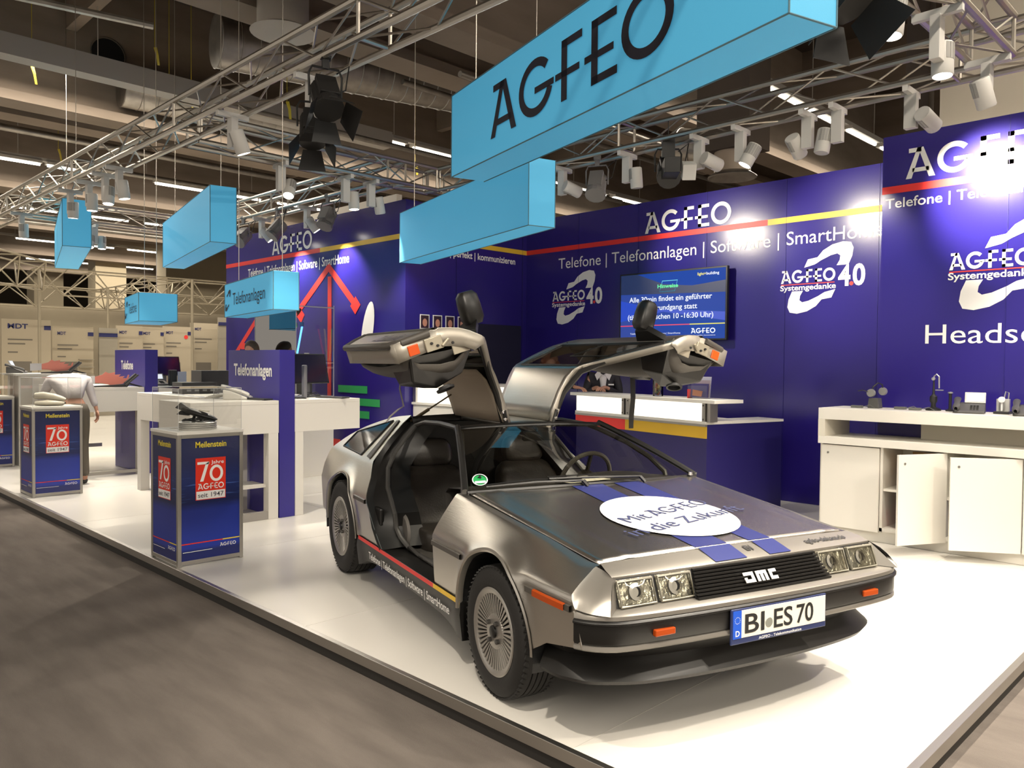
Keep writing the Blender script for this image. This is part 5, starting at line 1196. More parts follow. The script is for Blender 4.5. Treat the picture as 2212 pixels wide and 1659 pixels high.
for i_, (x, y) in enumerate(((-7.90, 3.52), (-8.2, 3.54), (-8.5, 3.56), (-8.8, 3.58), (-9.1, 3.60))):
    o = MB().box(-.10, .10, -.03, .03, 0, .002).build('card_strip', mat('blue_grey_card', (.30, .34, .40), .5), loc=(x, y, 1.13), rotz=radians(10)); tag(o, 'small bluish label card lying on the white counter behind the hood', 'card', 'label cards in a row on the counter')
# right counter rack: three small dark devices on the farther counter
desk_phone('black telephone beside the blue Telefone board on the farther counter', -11.45, 4.40, 1.15, radians(95))
b = MB(); b.box(-.04, .04, -.05, .05, 0, .22); o = b.build('device_stand', M_black, bevel=.01, loc=(-11.25, 4.52, 1.15)); tag(o, 'small upright black device between telephone and monitor', 'device')
b = MB(); b.box(-.008, .008, -.07, .07, 0, .20); o = b.build('leaflet', mat('pale_blue_card', (.45, .52, .62), .5), loc=(-11.12, 4.60, 1.15), rotz=radians(20)); tag(o, 'pale blue leaflet standing in front of the monitor', 'leaflet')
b = MB(); b.tube([(0, 0, 0), (0, 0, .16)], .015, 8); b.tube([(0, 0, .16), (0, 0, .2)], .03, 8); o = b.build('bottle', mat('bottle_white', (.6, .58, .55), .4), loc=(-11.5, 4.24, 1.15)); tag(o, 'small white bottle right beside the blue Telefone board', 'bottle')
# hand shaped cut-out stands with telephones
M_hand = mat('printed_hand', (.62, .20, .15), .5); M_cuff = mat('printed_cuff', (.62, .60, .60), .5)
def hand_stand(label, x, y, z, rz, sc):
    t = thing('hand_display', label, 'display', (x, y, z), rz); t.scale = (sc,)*3
    pts = [(-.20, .06), (-.10, .055), (.0, .03), (.15, .045), (.22, .09), (.235, .17), (.22, .17), (.20, .12), (.15, .125), (.18, .15), (.10, .145), (.13, .175), (.05, .17), (.06, .205), (-.02, .19), (-.06, .21), (-.10, .17), (-.20, .14)]
    b = MB(); b.prism([(a_, 0, c_) for a_, c_ in pts], (0, .012, 0)); b.build('hand_cutout', M_hand, t)
    b = MB(); b.prism([(-.34, -.002, .04), (-.19, -.002, .05), (-.19, -.002, .155), (-.34, -.002, .15)], (0, .016, 0)); b.build('cuff', M_cuff, t)
    b = MB(); b.prism([(-.2, -.05, 0), (.2, -.05, 0), (.24, -.05, .045), (-.2, -.05, .02)], (0, .12, 0)); b.build('telephone_base', M_black, t, bevel=.006)
    b = MB(); b.T = Matrix.Translation((.26, 0, .10)) @ Matrix.Rotation(radians(-42), 4, 'Y')
    b.box(-.11, .11, -.06, .06, -.015, .01); b.box(-.10, .10, -.03, .03, .01, .035); b.build('telephone', mat('two_tone_phone', (.05, .05, .05), .35), t, bevel=.006)
    b = MB(); b.tube([(.22, 0, .05), (.40, 0, .0)], .012, 6); b.build('prop', M_black, t); return t
hand_stand('red hand cut-out holding a telephone, on the farther counter beside the Telefone board', -11.0, 3.62, 1.15, radians(80), .95)
hand_stand('red hand cut-out holding a telephone, upper left one above the bending man', -12.9, 3.50, 1.30, radians(80), .95)
desk_phone('black telephone tilted up at the left of the upper red hand', -13.3, 3.10, 1.30, radians(150), 1.1)
t = thing('high_counter', 'white high counter at far left carrying the upper red hand', 'counter', (0, 0, 0)); MB().box(-13.5, -12.7, 2.95, 3.85, 1.27, 1.30).build('table_top', M_white, t); MB().box(-13.4, -12.8, 3.0, 3.8, 0, 1.27).build('base', M_white, t)
# neon tube tower in a clear cabinet by the left wall
t = thing('neon_display', 'clear display case with glowing coloured tubes fanning out in front of the red arrow wall', 'display case', (-9.75, 5.55, 0))
MB().box(-.55, .55, -.28, .28, 0, 1.05).build('base', M_white, t)
g = MB()
for p, q in (((-.55, -.28), (.55, -.28)), ((.55, -.28), (.55, .28)), ((.55, .28), (-.55, .28)), ((-.55, .28), (-.55, -.28))): g.add([(*p, 1.05), (*q, 1.05), (*q, 2.25), (*p, 2.25)], [(0, 1, 2, 3)])
g.build('clear_case', glass('case_acrylic', (.95, .95, .95), 0, .3), t); e = MB()
for p in ((-.55, -.28), (.55, -.28), (.55, .28)): e.tube([(*p, 1.05), (*p, 2.25)], .006, 6)
e.tube([(.55, -.28, 2.22), (.55, .28, 2.22)], .008, 6); e.build('case_edge', mat('clear_edge', (.5, .5, .52), .2), t)
for x0, x1, c, nm in ((-.30, -.12, (1, .12, .08), 'red'), (-.13, -.06, (1, .75, .2), 'yellow'), (.05, 0, (.1, 1, .3), 'green'), (.22, .06, (.1, .35, 1), 'blue')):
    b = MB(); b.tube([(x0, 0, 1.98), (x1, 0, 1.52)], .013, 8); o = b.build('glowing_tube', emis('neon_'+nm, c, 3.0), t); o['label'] = 'glowing %s tube' % nm
    MB().tube([(x0-.01, 0, 1.97), (x0-.016, 0, 2.03)], .03, 10).build('tube_cap', mat('cap_'+nm, tuple(.4*q for q in c), .3), t)
b = MB(); b.box(-.16, .12, -.01, .01, 1.475, 1.50); b.box(-.18, .26, -.01, .01, 1.41, 1.435); b.tube([(-.02, 0, 1.41), (-.08, 0, 1.25)], .010, 6); b.build('white_glow_bar', emis('neon_white', (1, .85, .65), 3.5), t)
b = MB(); b.box(.27, .37, .0, .02, 1.25, 1.62); b.build('white_sensor_panel', M_white, t, bevel=.004)
b = MB(); b.box(-.5, .45, -.02, .02, 1.05, 1.22); b.build('dark_instrument', M_box, t, bevel=.01)

# ------------------------------------------------------------------ headset counter with cupboards
t = thing('headset_counter', 'long white cupboard counter at the right with two doors standing open', 'counter', (0, 0, 0))
MB().box(-3.08, 1.5, 6.95, 7.49, 1.035, 1.135).build('table_top', M_white, t, bevel=.002)
b = MB(); b.box(-3.08, -3.02, 6.95, 7.49, .885, 1.035); b.box(-2.35, 1.5, 7.35, 7.49, .885, 1.035); b.build('slot_panel', mat('slot_off_white', (.74, .70, .60), .5), t)  # slot boards in a slightly yellower white than the tops
MB().box(-3.08, 1.5, 6.95, 7.49, .82, .885).build('middle_board', M_white, t, bevel=.002)
b = MB()
for x in (-3.065, -2.545, -2.05, -1.52, -.95, -.4): b.box(x-.012, x+.012, 7.0, 7.48, .10, .82)
b.box(-3.07, 1.5, 7.46, 7.48, .10, .82); b.box(-3.07, 1.5, 7.0, 7.48, .10, .13); b.box(-2.54, -2.05, 7.02, 7.46, .445, .465); b.box(-2.04, -1.52, 7.02, 7.46, .43, .45); b.build('carcass', M_white, t)
MB().box(-3.05, 1.5, 7.03, 7.47, 0, .10).build('plinth', M_white, t)
def cdoor(x, w, ang, hinge):
    o = bpy.data.objects.new('door', None); COL.objects.link(o); o.parent = t; o.location = (x, 7.0, .09); o.rotation_euler = (0, 0, radians(ang))
    s_ = 1 if hinge == 'L' else -1
    MB().box(*sorted((0, s_*w)), -.02, 0, 0, .72).build('door_leaf', M_white, o, bevel=.0015)
    MB().lathe([(0, -.024), (.009, -.024), (.010, -.02)], (s_*(w-.06) if hinge == 'L' else s_*(w-.06), 0, .65), (0, 1, 0), 14).build('lock', mat('lock_grey', (.35, .34, .32), .3, .8), o)
cdoor(-2.56, .50, 0, 'R'); cdoor(-2.05, .48, 62, 'R'); cdoor(-1.52, .50, 33, 'R'); cdoor(-1.50, .50, 0, 'L'); cdoor(-.95, .5, 0, 'L')
M_card = mat('cardboard', (.50, .30, .13), .8, noise=((3, 3, 3), .3, (.42, .25, .10)))
b = MB(); 
t2 = thing('cardboard_box', 'open brown cardboard box on the upper shelf of the open cupboard', 'box', (-2.42, 7.05, .465))
b.box(0, .36, 0, .006, 0, .20); b.box(0, .36, .32, .326, 0, .30); b.box(0, .006, 0, .32, 0, .26); b.box(.354, .36, 0, .32, 0, .26); b.box(0, .36, 0, .32, 0, .006); b.build('carton', M_card, t2)
k = MB(); k.box(.05, .11, -.002, 0, .03, .10); k.box(.24, .30, -.002, 0, .03, .12); k.build('tape', mat('brown_tape', (.33, .22, .10), .4), t2)
t2 = thing('cardboard_box', 'closed brown cardboard box on the cupboard floor under the black and red booklets', 'box', (-2.34, 7.04, .13)); MB().box(0, .28, 0, .30, 0, .20).build('carton', M_card, t2, bevel=.002)
k = MB(); k.box(.0, .10, -.002, 0, .0, .20); k.box(.16, .20, -.002, 0, .0, .15); k.build('tape', MATS['brown_tape'], t2)
o = MB().box(-2.43, -2.345, 7.03, 7.33, .13, .325).build('product_box', mat('red_black_carton', (.50, .02, .03), .4)); tag(o, 'black and red product box left of the closed cardboard box', 'box'); k = MB(); k.box(-2.432, -2.343, 7.028, 7.332, .27, .327); k.box(-2.432, -2.343, 7.028, 7.332, .128, .15); k.build('black_band', M_black, o)
for i in range(4):
    o = MB().box(0, .20, 0, .26, 0, .022).build('booklet', mat('booklet_black', (.03, .01, .01), .4), loc=(-2.36+.006*(i % 2), 7.05, .331+.0245*i)); tag(o, 'black and red booklet piled on the cardboard box, %s' % ('lowest one', 'second from below', 'second from the top', 'topmost one')[i], 'booklet', 'booklets piled on the cardboard box'); k = MB(); k.box(-.002, .202, -.002, 0, -.001, .006); k.build('white_edge', M_txt, o); k = MB(); k.box(.05, .14, -.0015, 0, .007, .02); k.build('red_patch', M_red, o)
o = MB()
for i in range(9): o.obox((.01*(i % 3)-.01, 0, .012+.024*i), (.17, .24, .021), Matrix.Rotation(.05*((i*7) % 5-2), 3, 'Z'))
o = o.build('paper_stack', M_paper, loc=(-1.92, 7.22, .45)); tag(o, 'stack of white papers on the shelf behind the second open door', 'papers')
b = MB()
for i in range(12): b.box(-.10+.004*(i % 2), .08, -.1, .1, .024*i, .024*i+.022)
o = b.build('brochure_stack', mat('blue_brochure', (.05, .05, .22), .4), loc=(-1.92, 7.18, .13)); tag(o, 'tall stack of blue brochures with a red edge in the second open cupboard', 'brochures'); MB().box(.081, .088, -.1, .1, 0, .287).build('red_edge', M_red, o)
# on top: headsets and telephones
desk_phone('black desk telephone with lit screen in the middle of the headset counter', -1.93, 7.17, 1.135, radians(12), 1.0)
desk_phone('black desk telephone at the right picture edge on the headset counter', -1.50, 7.12, 1.135, radians(10), 1.0)
def headset(label, x, y, kind, rz=0):
    t = thing('headset', label, 'headset', (x, y, 1.135), rz)
    if kind == 0:
        MB().prism([(-.05, -.05, 0), (.05, -.05, 0), (.04, -.05, .09), (-.04, -.05, .09)], (0, .09, 0)).build('charging_stand', mat('charcoal_plastic2', (.09, .088, .085), .4), t, bevel=.004)
        b = MB(); b.lathe([(0, .012), (.032, .012), (.036, 0), (.036, -.02), (0, -.02)], (-.02, -.055, .135), (0, -1, 0), 20); b.lathe([(0, .012), (.032, .012), (.036, 0), (.036, -.02), (0, -.02)], (.05, .03, .15), (0, -1, 0), 20); b.build('ear_pad', mat('silver_grey', (.40, .40, .38), .3, .5), t, smooth=True)
        b = MB(); b.tube([(-.02+.0, -.04, .135), (-.01, -.03, .19), (.02, 0, .225), (.05, .02, .21), (.055, .03, .15)], .006, 6); b.tube([(-.03, -.06, .14), (-.08, -.08, .16), (-.12, -.09, .15)], .004, 5); b.build('headband', M_black, t)
    elif kind == 1:
        b = MB(); b.lathe([(0, 0), (.06, 0), (.06, .015), (.02, .03), (.018, .06), (.03, .08), (.028, .12), (.01, .14), (.006, .26), (0, .26)], seg=16); b.build('stand', M_black, t, smooth=True)
        b = MB(); b.tube([(0, 0, .24), (.0, 0, .29), (.02, 0, .31), (.04, 0, .29), (.042, 0, .19)], .006, 6); b.obox((.045, 0, .175), (.06, .02, .008)); b.lathe([(0, .015), (.014, .012), (.014, -.01)], (0, -.01, .27), (0, -1, 0), 12); b.build('earpiece', mat('silver_grey', (.40, .40, .38), .3, .5), t)
    elif kind == 2:
        b = MB(); b.lathe([(0, 0), (.035, 0), (.035, .01), (.012, .02), (.012, .14), (.015, .15), (0, .155)], seg=14); b.build('stand', M_black, t, smooth=True)
        b = MB(); b.lathe([(0, .165), (.02, .160), (.02, .150), (0, .148)], seg=14); b.build('earpiece', mat('silver_grey', (.40, .40, .38), .3, .5), t)
    else:
        MB().prism([(-.045, -.01, 0), (.045, -.01, 0), (.045, -.01, .12), (-.045, -.01, .12)], (0, .04, 0)).build('charging_stand', mat('light_grey_plastic', (.42, .42, .40), .35), t, bevel=.003)
        MB().box(-.055, .055, -.06, .06, 0, .02).build('base', M_black, t, bevel=.004)
        b = MB(); b.lathe([(0, .02), (.024, .018), (.024, 0)], (0, -.03, .115), (0, -1, 0), 18); b.obox((0, -.035, .07), (.012, .008, .09)); b.build('earpiece', M_txt, t)
        b = MB(); b.tube([(.01, -.02, .12), (.02, -.01, .18), (.04, 0, .17), (.035, 0, .10)], .005, 5); b.build('ear_hook', mat('silver_grey', (.40, .40, .38), .3, .5), t)
    return t
headset('large black headset on its charging stand at the wall corner end of the counter', -2.72, 7.30, 0)
headset('tall thin single-ear headset on a black stand left of the middle telephone', -2.25, 7.33, 1)
headset('short black headset stand right beside the tall thin one', -2.12, 7.33, 2)
headset('grey headset dock with white earpiece between the two telephones', -1.72, 7.28, 3)
for lb, x, y in (('small grey adapter with a thin cable on the headset counter', -2.50, 7.28), ('small black connector lying left of the tall headset stand', -2.36, 7.22), ('flat black headset base at the left end of the counter', -2.84, 7.20)):
    b = MB(); b.obox((0, 0, .012), (.09, .05, .022)); b.tube([(.04, 0, .01), (.10, .03, .03), (.15, .01, .006)], .003, 5); o = b.build('adapter', mat('adapter_grey', (.13, .13, .12), .4), bevel=.003, loc=(x, y, 1.135)); tag(o, lb, 'adapter')
for x in (-2.62, -2.45, -1.98, -1.70):
    o = MB().box(-.06, .06, -.02, .02, 0, .001).build('label_card', mat('label_white', (.78, .76, .72), .5), loc=(x, 7.02, 1.135)); tag(o, 'thin white label card at the front edge of the headset counter', 'card', 'label cards on the headset counter')

# ------------------------------------------------------------------ television on the back wall
t = thing('television', 'flat wall television showing a blue notice screen on the back wall', 'television', (-5.56, 8.30, 1.80))
MB().box(-.775, .775, 0, .045, 0, .865).build('housing', M_black, t, bevel=.004); MB().box(-.5, .5, .045, .11, .2, .7).build('wall_bracket', M_black, t)
MB().add([(-.755, -.002, .02), (.755, -.002, .02), (.755, -.002, .845), (-.755, -.002, .845)], [(0, 1, 2, 3)]).build('screen', None or mat('screen_blue', (.005, .01, .05), .15, emit=(.010, .045, .30), es=1.0), t)
q = lambda a_, c_, e=.004: V((a_, -e, c_))
k = MB(); k.add([q(-.755, .52, .003), q(-.2, .40, .003), q(.755, .33, .003), q(.755, .23, .003), q(-.1, .36, .003), q(-.755, .25, .003)], [(0, 1, 4, 5), (1, 2, 3, 4)]); k.build('picture_light_streak', emis('screen_bright_blue', (.01, .06, .55), 1.0), t)
k = MB(); k.add([q(-.755, .845, .003), q(-.5, .845, .003), q(-.1, .70, .003), q(.3, .66, .003), q(.755, .70, .003), q(.755, .56, .003), q(-.755, .60, .003)], [tuple(range(7))]); k.build('picture_dark_hill', emis('screen_dark_blue', (.004, .02, .09), 1.0), t)
TW = emis('screen_text', (.85, .9, 1.0), 1.1); k = MB()
for s_, z_, w_ in (('Alle 30min findet ein geführter', .495, 1.20), ('Standrundgang statt', .385, .80), ('(täglich zwischen 10 -16:30 Uhr)', .275, 1.24)): put_text(k, s_, q(-w_/2-.02, z_), X3, Z3, .062, width=w_, bold=.012)
put_logo(k, q(.30, .085), X3, Z3, .062, width=.33, t=.19); put_text(k, 'denken | perfekt | kommunizieren', q(.30, .055), X3, Z3, .013, width=.33); put_text(k, 'Telefone | Telefonanlagen | Software | SmartHome', q(-.60, .085), X3, Z3, .020, width=.75)
put_text(k, 'building', q(.50, .775), X3, Z3, .032, width=.17, bold=.01); k.build('screen_text', TW, t, fix=False)
k = MB(); put_text(k, 'light+', q(.38, .775), X3, Z3, .032, width=.115, bold=.02); k.add([q(.28, .19), q(.755, .19), q(.755, .202), q(.28, .202)], [(0, 1, 2, 3)]); k.build('yellow_screen_text', emis('screen_yellow', (.8, .75, .1), 1.0), t, fix=False)
k = MB(); k.add([q(-.755, .19), q(.28, .19), q(.28, .202), q(-.755, .202)], [(0, 1, 2, 3)]); k.build('red_screen_line', emis('screen_red', (.8, .05, .12), 1.0), t)
k = MB(); put_text(k, 'Hinweise', q(-.19, .655), X3, Z3, .045, width=.30, bold=.03); k.build('green_screen_text', emis('screen_green', (.1, .85, .35), 1.0), t, fix=False)
k = MB()
for c_ in stroke2([(-.16, .61), (.06, .61), (.10, .74), (-.12, .74)], .010, True): k.add([q(a_, b_, .003) for a_, b_ in c_], [(0, 1, 2, 3)])
k.build('cyan_screen_outline', emis('screen_cyan', (.1, .6, .8), 1.0), t)

# portrait photos on the corner wall ------------------------------------------
M_ph = mat('photo_dark', (.03, .012, .02), .4); M_skinp = mat('photo_skin', (.52, .25, .17), .5)
for i in range(4):
    y = 6.43+.215*i
    for z, big in ((1.94, True), (1.42, False)):
        t = thing('portrait_photo', '%s small framed portrait photo in the %s row on the corner wall' % (('leftmost', 'second', 'third', 'rightmost')[i], 'upper' if big else 'lower'), 'photo', (-8.124, y, z), 0, 'portrait photos on the corner wall')
        MB().box(0, .006, 0, .155, 0, .19).build('white_border', M_txt, t); MB().add([(.007, .012, .014), (.007, .143, .014), (.007, .143, .178), (.007, .012, .178)], [(0, 1, 2, 3)]).build('picture', M_ph, t)
        MB().add([(.0078, .078+.038*cos(a_), .085+.052*sin(a_)) for a_ in [2*pi*j/16 for j in range(16)]], [tuple(range(16))]).build('face', M_skinp, t)

# ------------------------------------------------------------------ reception desk
RR = radians(-12.5)
t = thing('reception_desk', 'reception desk with glowing white front panels and a red and yellow band', 'reception desk', (-6.15, 7.24, 0), RR)
L = 2.06
MB().box(-.05, L+.18, -.06, .34, 1.135, 1.17).build('upper_top', M_white, t, bevel=.003)
for x0, x1 in ((.0, .83), (.97, L-.03)): MB().box(x0, x1, 0, .02, .955, 1.135).build('light_panel', mat('glowing_panel', (.85, .83, .78), .5, emit=(1.0, .93, .80), es=1.15), t)
b = MB()
for x0, x1 in ((.83, .865), (.90, .97), (L-.03, L+.01), (L+.04, L+.075)): b.box(x0, x1, -.01, .10, .95, 1.135)
b.build('panel_post', M_frame, t, bevel=.003); b = MB()
for x_ in (.847, .935, L-.01):
    for z_ in (.975, 1.11): b.lathe([(0, .006), (.006, .005), (.007, 0)], (x_, -.012, z_), (0, -1, 0), 8)
b.build('panel_screw', M_black, t)
MB().box(0, L+.03, -.02, .60, .925, .955).build('work_top', M_white, t, bevel=.002)
MB().box(.0, L+.03, 0, .58, 0, .925).build('desk_body', mat('desk_navy', (.018, .014, .11), .4), t)
MB().box(0, L+.035, -.022, -.001, .905, .928).build('grey_rail', M_frame, t)
MB().box(0, L*.435, -.012, 0, .79, .905).build('red_band', M_red, t); MB().box(L*.435, L+.032, -.012, 0, .79, .905).build('yellow_band', mat('mustard_print', (.62, .38, .02), .45), t)
MB().box(L+.03, L+.031, 0, 1.1, .0, .92).build('side_panel', MATS['desk_navy'], t); MB().box(L-.3, L+.03, .55, 1.1, .0, .925).build('return_body', MATS['desk_navy'], t); MB().box(L-.3, L+.035, .34, 1.12, .925, .950).build('return_top', M_white, t)
t = thing('side_desk', 'smaller glowing white desk against the corner wall, behind the raised right car door', 'reception desk', (-8.12, 6.35, 0))
MB().box(0, .62, -.06, 1.3, 1.19, 1.225).build('upper_top', M_white, t, bevel=.003); MB().box(.05, .56, 0, 1.25, 1.0, 1.19).build('light_panel', MATS['glowing_panel'], t); MB().box(0, .06, -.03, 0, .95, 1.19).build('panel_post', M_frame, t)
MB().box(0, .9, -.05, 1.3, .97, 1.0).build('work_top', M_white, t); MB().box(0, .88, -.04, 1.28, .75, .97).build('front_board', M_white, t, bevel=.03); MB().box(0, .85, 0, 1.25, 0, .75).build('desk_body', MATS['desk_navy'], t)
def on_desk(x, y, z=1.17): v = Matrix.Rotation(RR, 3, 'Z') @ V((x, y, 0)); return (v.x-6.15, v.y+7.24, z)
# vase with dried flowers
t = thing('flower_vase', 'glass vase filled with small things and yellow and red flowers on the reception desk', 'vase', on_desk(1.27, .12))
b = MB(); b.lathe([(0, .002), (.055, .002), (.058, .19), (.055, .19), (.052, .008), (0, .008)], seg=24); b.build('glass', M_acryl, t, smooth=True)
for k in range(22):
    a_ = k*2.4; r_ = .035*((k*37 % 10)/10)**.5; b = MB(); b.lathe([(0, -.016), (.013, -.01), (.017, 0), (.012, .011), (0, .016)], (r_*cos(a_), r_*sin(a_), .025+.0068*k), (cos(k), sin(k*2), .6), 8); b.build('filling', [mat('fill_a', (.35, .10, .05), .5), mat('fill_b', (.42, .33, .12), .5), mat('fill_c', (.12, .16, .10), .5)][k % 3], t, smooth=True)
for k in range(26):
    a_ = k*2.399; r_ = .03+.045*((k*53 % 11)/11); z_ = .21+.07*((k*29 % 7)/7); b = MB()
    b.tube([(.3*r_*cos(a_), .3*r_*sin(a_), .17), (r_*cos(a_), r_*sin(a_), z_)], .0018, 4)
    for j in range(5):
        q_ = 2*pi*j/5; c_ = V((r_*cos(a_), r_*sin(a_), z_)); u_ = V((cos(q_), sin(q_), .35))*.019; w_ = V((-sin(q_), cos(q_), 0))*.007; b.add([c_, c_+u_*.6+w_, c_+u_, c_+u_*.6-w_], [(0, 1, 2, 3)])
    b.build('flower', [mat('petal_yellow', (.72, .42, .05), .6), mat('petal_red', (.60, .04, .03), .6), mat('petal_cream', (.75, .62, .38), .6)][k % 3], t)
t = thing('brochure_holder', 'clear brochure holder with tilted picture leaflets on the right of the reception desk', 'brochure holder', on_desk(1.86, .12))
MB().box(-.11, .11, -.03, .05, 0, .01).build('base', M_acryl, t); MB().add([(-.11, -.03, 0), (.11, -.03, 0), (.11, -.03, .13), (-.11, -.03, .13)], [(0, 1, 2, 3)]).build('front_pane', M_acryl, t)
for k in range(3): 
    b = MB(); b.T = Matrix.Translation((0, .0+.02*k, .0)) @ Matrix.Rotation(radians(-8), 4, 'X'); b.box(-.10, .10, 0, .004, .01, .15+.035*k); b.build('leaflet', [mat('leaflet_navy', (.05, .04, .16), .4), mat('leaflet_mauve', (.38, .30, .36), .4), mat('leaflet_pale', (.50, .50, .62), .4)][k], t)
b = MB(); b.add([(-.055, -.033, .03), (.05, -.033, .02), (.065, -.033, .075), (-.05, -.033, .09)], [(0, 1, 2, 3)]); b.build('leaflet_picture', mat('picture_brown', (.36, .16, .10), .5), t); MB().box(-.112, -.104, -.034, .05, 0, .09).build('red_side', M_red, t)
# things on the desk near the woman's hand
o = MB().obox((0, 0, .045), (.20, .16, .09), Matrix.Rotation(.2, 3, 'Z')).build('black_organiser', M_box, loc=on_desk(-.05, .28, .955)); tag(o, 'black desk organiser beside the cleaning bottle', 'organiser')
o = MB().obox((0, 0, .04), (.16, .12, .08)).build('white_box', M_white, loc=on_desk(.14, .22, .955), bevel=.005); tag(o, 'low white box on the lower reception desk, left of the glowing panel', 'box')
t = thing('spray_bottle', 'light blue spray bottle held by the woman with curly hair', 'bottle', on_desk(-.42, -.02, .90))
b = MB(); b.lathe([(0, 0), (.045, 0), (.05, .05), (.05, .12), (.02, .19), (.018, .21), (0, .21)], seg=20); b.build('bottle_body', mat('sky_bottle', (.10, .42, .66), .25), t, smooth=True); b = MB(); b.obox((0, -.01, .235), (.035, .075, .045)); b.build('spray_head', M_txt, t, bevel=.008)
# ------------------------------------------------------------------ people
M_skin = mat('skin', (.56, .30, .20), .5, noise=((9, 9, 9), .3, (.50, .24, .16)))
def skin_mesh(name, chains, m, parent, sub=1):
    """chains: list of lists of (point, radius); equal points are one vertex; the first point is the root"""
    vs, rs, es, idx = [], [], [], {}
    for ch in chains:
        prev = None
        for p, r in ch:
            k = tuple(round(c, 4) for c in p)
            if k not in idx: idx[k] = len(vs); vs.append(tuple(p)); rs.append(r if hasattr(r, '__len__') else (r, r))
            i = idx[k]
            if prev is not None and prev != i: es.append((prev, i))
            prev = i
    me = bpy.data.meshes.new(name); me.from_pydata(vs, es, []); me.materials.append(m)
    o = bpy.data.objects.new(name, me); COL.objects.link(o); q = o.modifiers.new('k', 'SKIN'); q.use_smooth_shade = True
    for i, r in enumerate(rs): me.skin_vertices[0].data[i].radius = r
    me.skin_vertices[0].data[0].use_root = True
    u = o.modifiers.new('u', 'SUBSURF'); u.levels = sub; u.render_levels = sub
    apply_mods(o); o.data.shade_smooth()
    if not len(o.data.materials): o.data.materials.append(m)
    o.parent = parent; return o
def hand_chains(w, d, side, curl, spread=.018, ln=.085):
    """w wrist point, d direction of the hand, side = across the palm, curl = direction the fingers bend to"""
    w = V(w); d = V(d).normalized(); side = V(side).normalized(); curl = V(curl).normalized(); out = []
    palm = w+d*.055; out.append([(w, .024), (palm, (.036, .018))])
    for k, l in ((-1.5, .80), (-.5, .97), (.5, 1.0), (1.5, .90)):
        r0 = palm+d*.038+side*(k*spread); r1 = r0+d*(ln*.45*l)+curl*.008; r2 = r1+d*(ln*.30*l)+curl*.018; r3 = r2+d*(ln*.18*l)+curl*.018
        out.append([(palm, (.036, .018)), (r0, .0095), (r1, .009), (r2, .008), (r3, .007)])
    t0 = w+d*.035+side*.034; t1 = t0+side*.020+d*.028; t2 = t1+d*.028+curl*.006
    out.append([(palm, (.036, .018)), (t0, .012), (t1, .010), (t2, .008)])
    return out
def head(parent, c, face, m_hair, hair='short', s=1.0, upv=(0, 0, 1)):
    """head centre c (eye height), face = forward direction; returns list of meshes (face details, hair)"""
    c = V(c); f = V(face).normalized(); u = V(upv).normalized(); r = f.cross(u).normalized(); u = r.cross(f)
    def P(a, b, d): return c + r*(a*s) + f*(b*s) + u*(d*s)
    b = MB(); rows = []
    for i in range(15):
        t = pi*i/14; z = .118*cos(t); k = sin(t)
        w = .074*k*(1 if z > -.02 else 1-.32*((-.02-z)/.10)); row = []
        for j in range(20):
            a = 2*pi*j/20; bb = .094*k*cos(a); 
            if cos(a) > 0 and z < -.03: bb *= 1-.12*((-.03-z)/.09)
            if cos(a) < 0: bb *= 1.06
            row.append(P(w*sin(a), bb+.004, z+.01))
        rows.append(row)
    b.grid(rows, closed=True)
    b.add([P(-.012, .088, .002), P(.012, .088, .002), P(0, .092, .035), P(0, .116, -.018), P(-.014, .090, -.026), P(.014, .090, -.026)], [(0, 3, 2), (1, 2, 3), (0, 4, 3), (1, 3, 5), (4, 5, 3)])
    for sg in (-1, 1): b.lathe([(0, .010), (.020, .008), (.030, 0), (.02, -.008)], P(sg*.076, .0, .0), r*sg, 10)
    b.build('head', M_skin, parent, smooth=True)
    e = MB()
    for sg in (-1, 1): e.lathe([(0, .006), (.010, .004), (.013, 0)], P(sg*.031, .086, .018), f, 10)
    e.build('eye', mat('eye_dark', (.05, .035, .03), .2), parent)
    e = MB(); e.grid([[P(a, .091-abs(a)*.25, -.052+dz) for a in (-.024, -.012, 0, .012, .024)] for dz in (-.005, .005)]); e.build('mouth', mat('lips', (.42, .12, .10), .5), parent, solid=.003)
    h = MB(); rows = []
    for i in range(9):
        t = radians(100)*i/8; row = []
        for j in range(20):
            a = 2*pi*j/20; k = sin(t)*1.12; fr = max(0, cos(a)); z = .131*cos(t)
            row.append(P(.082*k*sin(a), .100*k*cos(a)-.010-.028*fr*(i/8), z+.012+.05*fr*(i/8)))
        rows.append(row)
    h.grid(rows, closed=True)
    rng = random.Random(3)
    if hair in ('long', 'curly'):
        n = 46 if hair == 'curly' else 26
        for k in range(n):
            a = pi*(.30+1.4*rng.random()); z = .06-.20*rng.random(); rr = 1.0+.15*rng.random(); R_ = .030 if hair == 'curly' else .024
            q = P(.085*rr*sin(a)*1.05, .095*rr*cos(a), z)
            h.lathe([(0, -R_*1.3), (R_*.8, -R_*.7), (R_, 0), (R_*.8, R_*.7), (0, R_*1.3)], q, (.3*rng.random(), .3*rng.random(), 1), 8)
    h.build('hair', m_hair, parent, smooth=True)
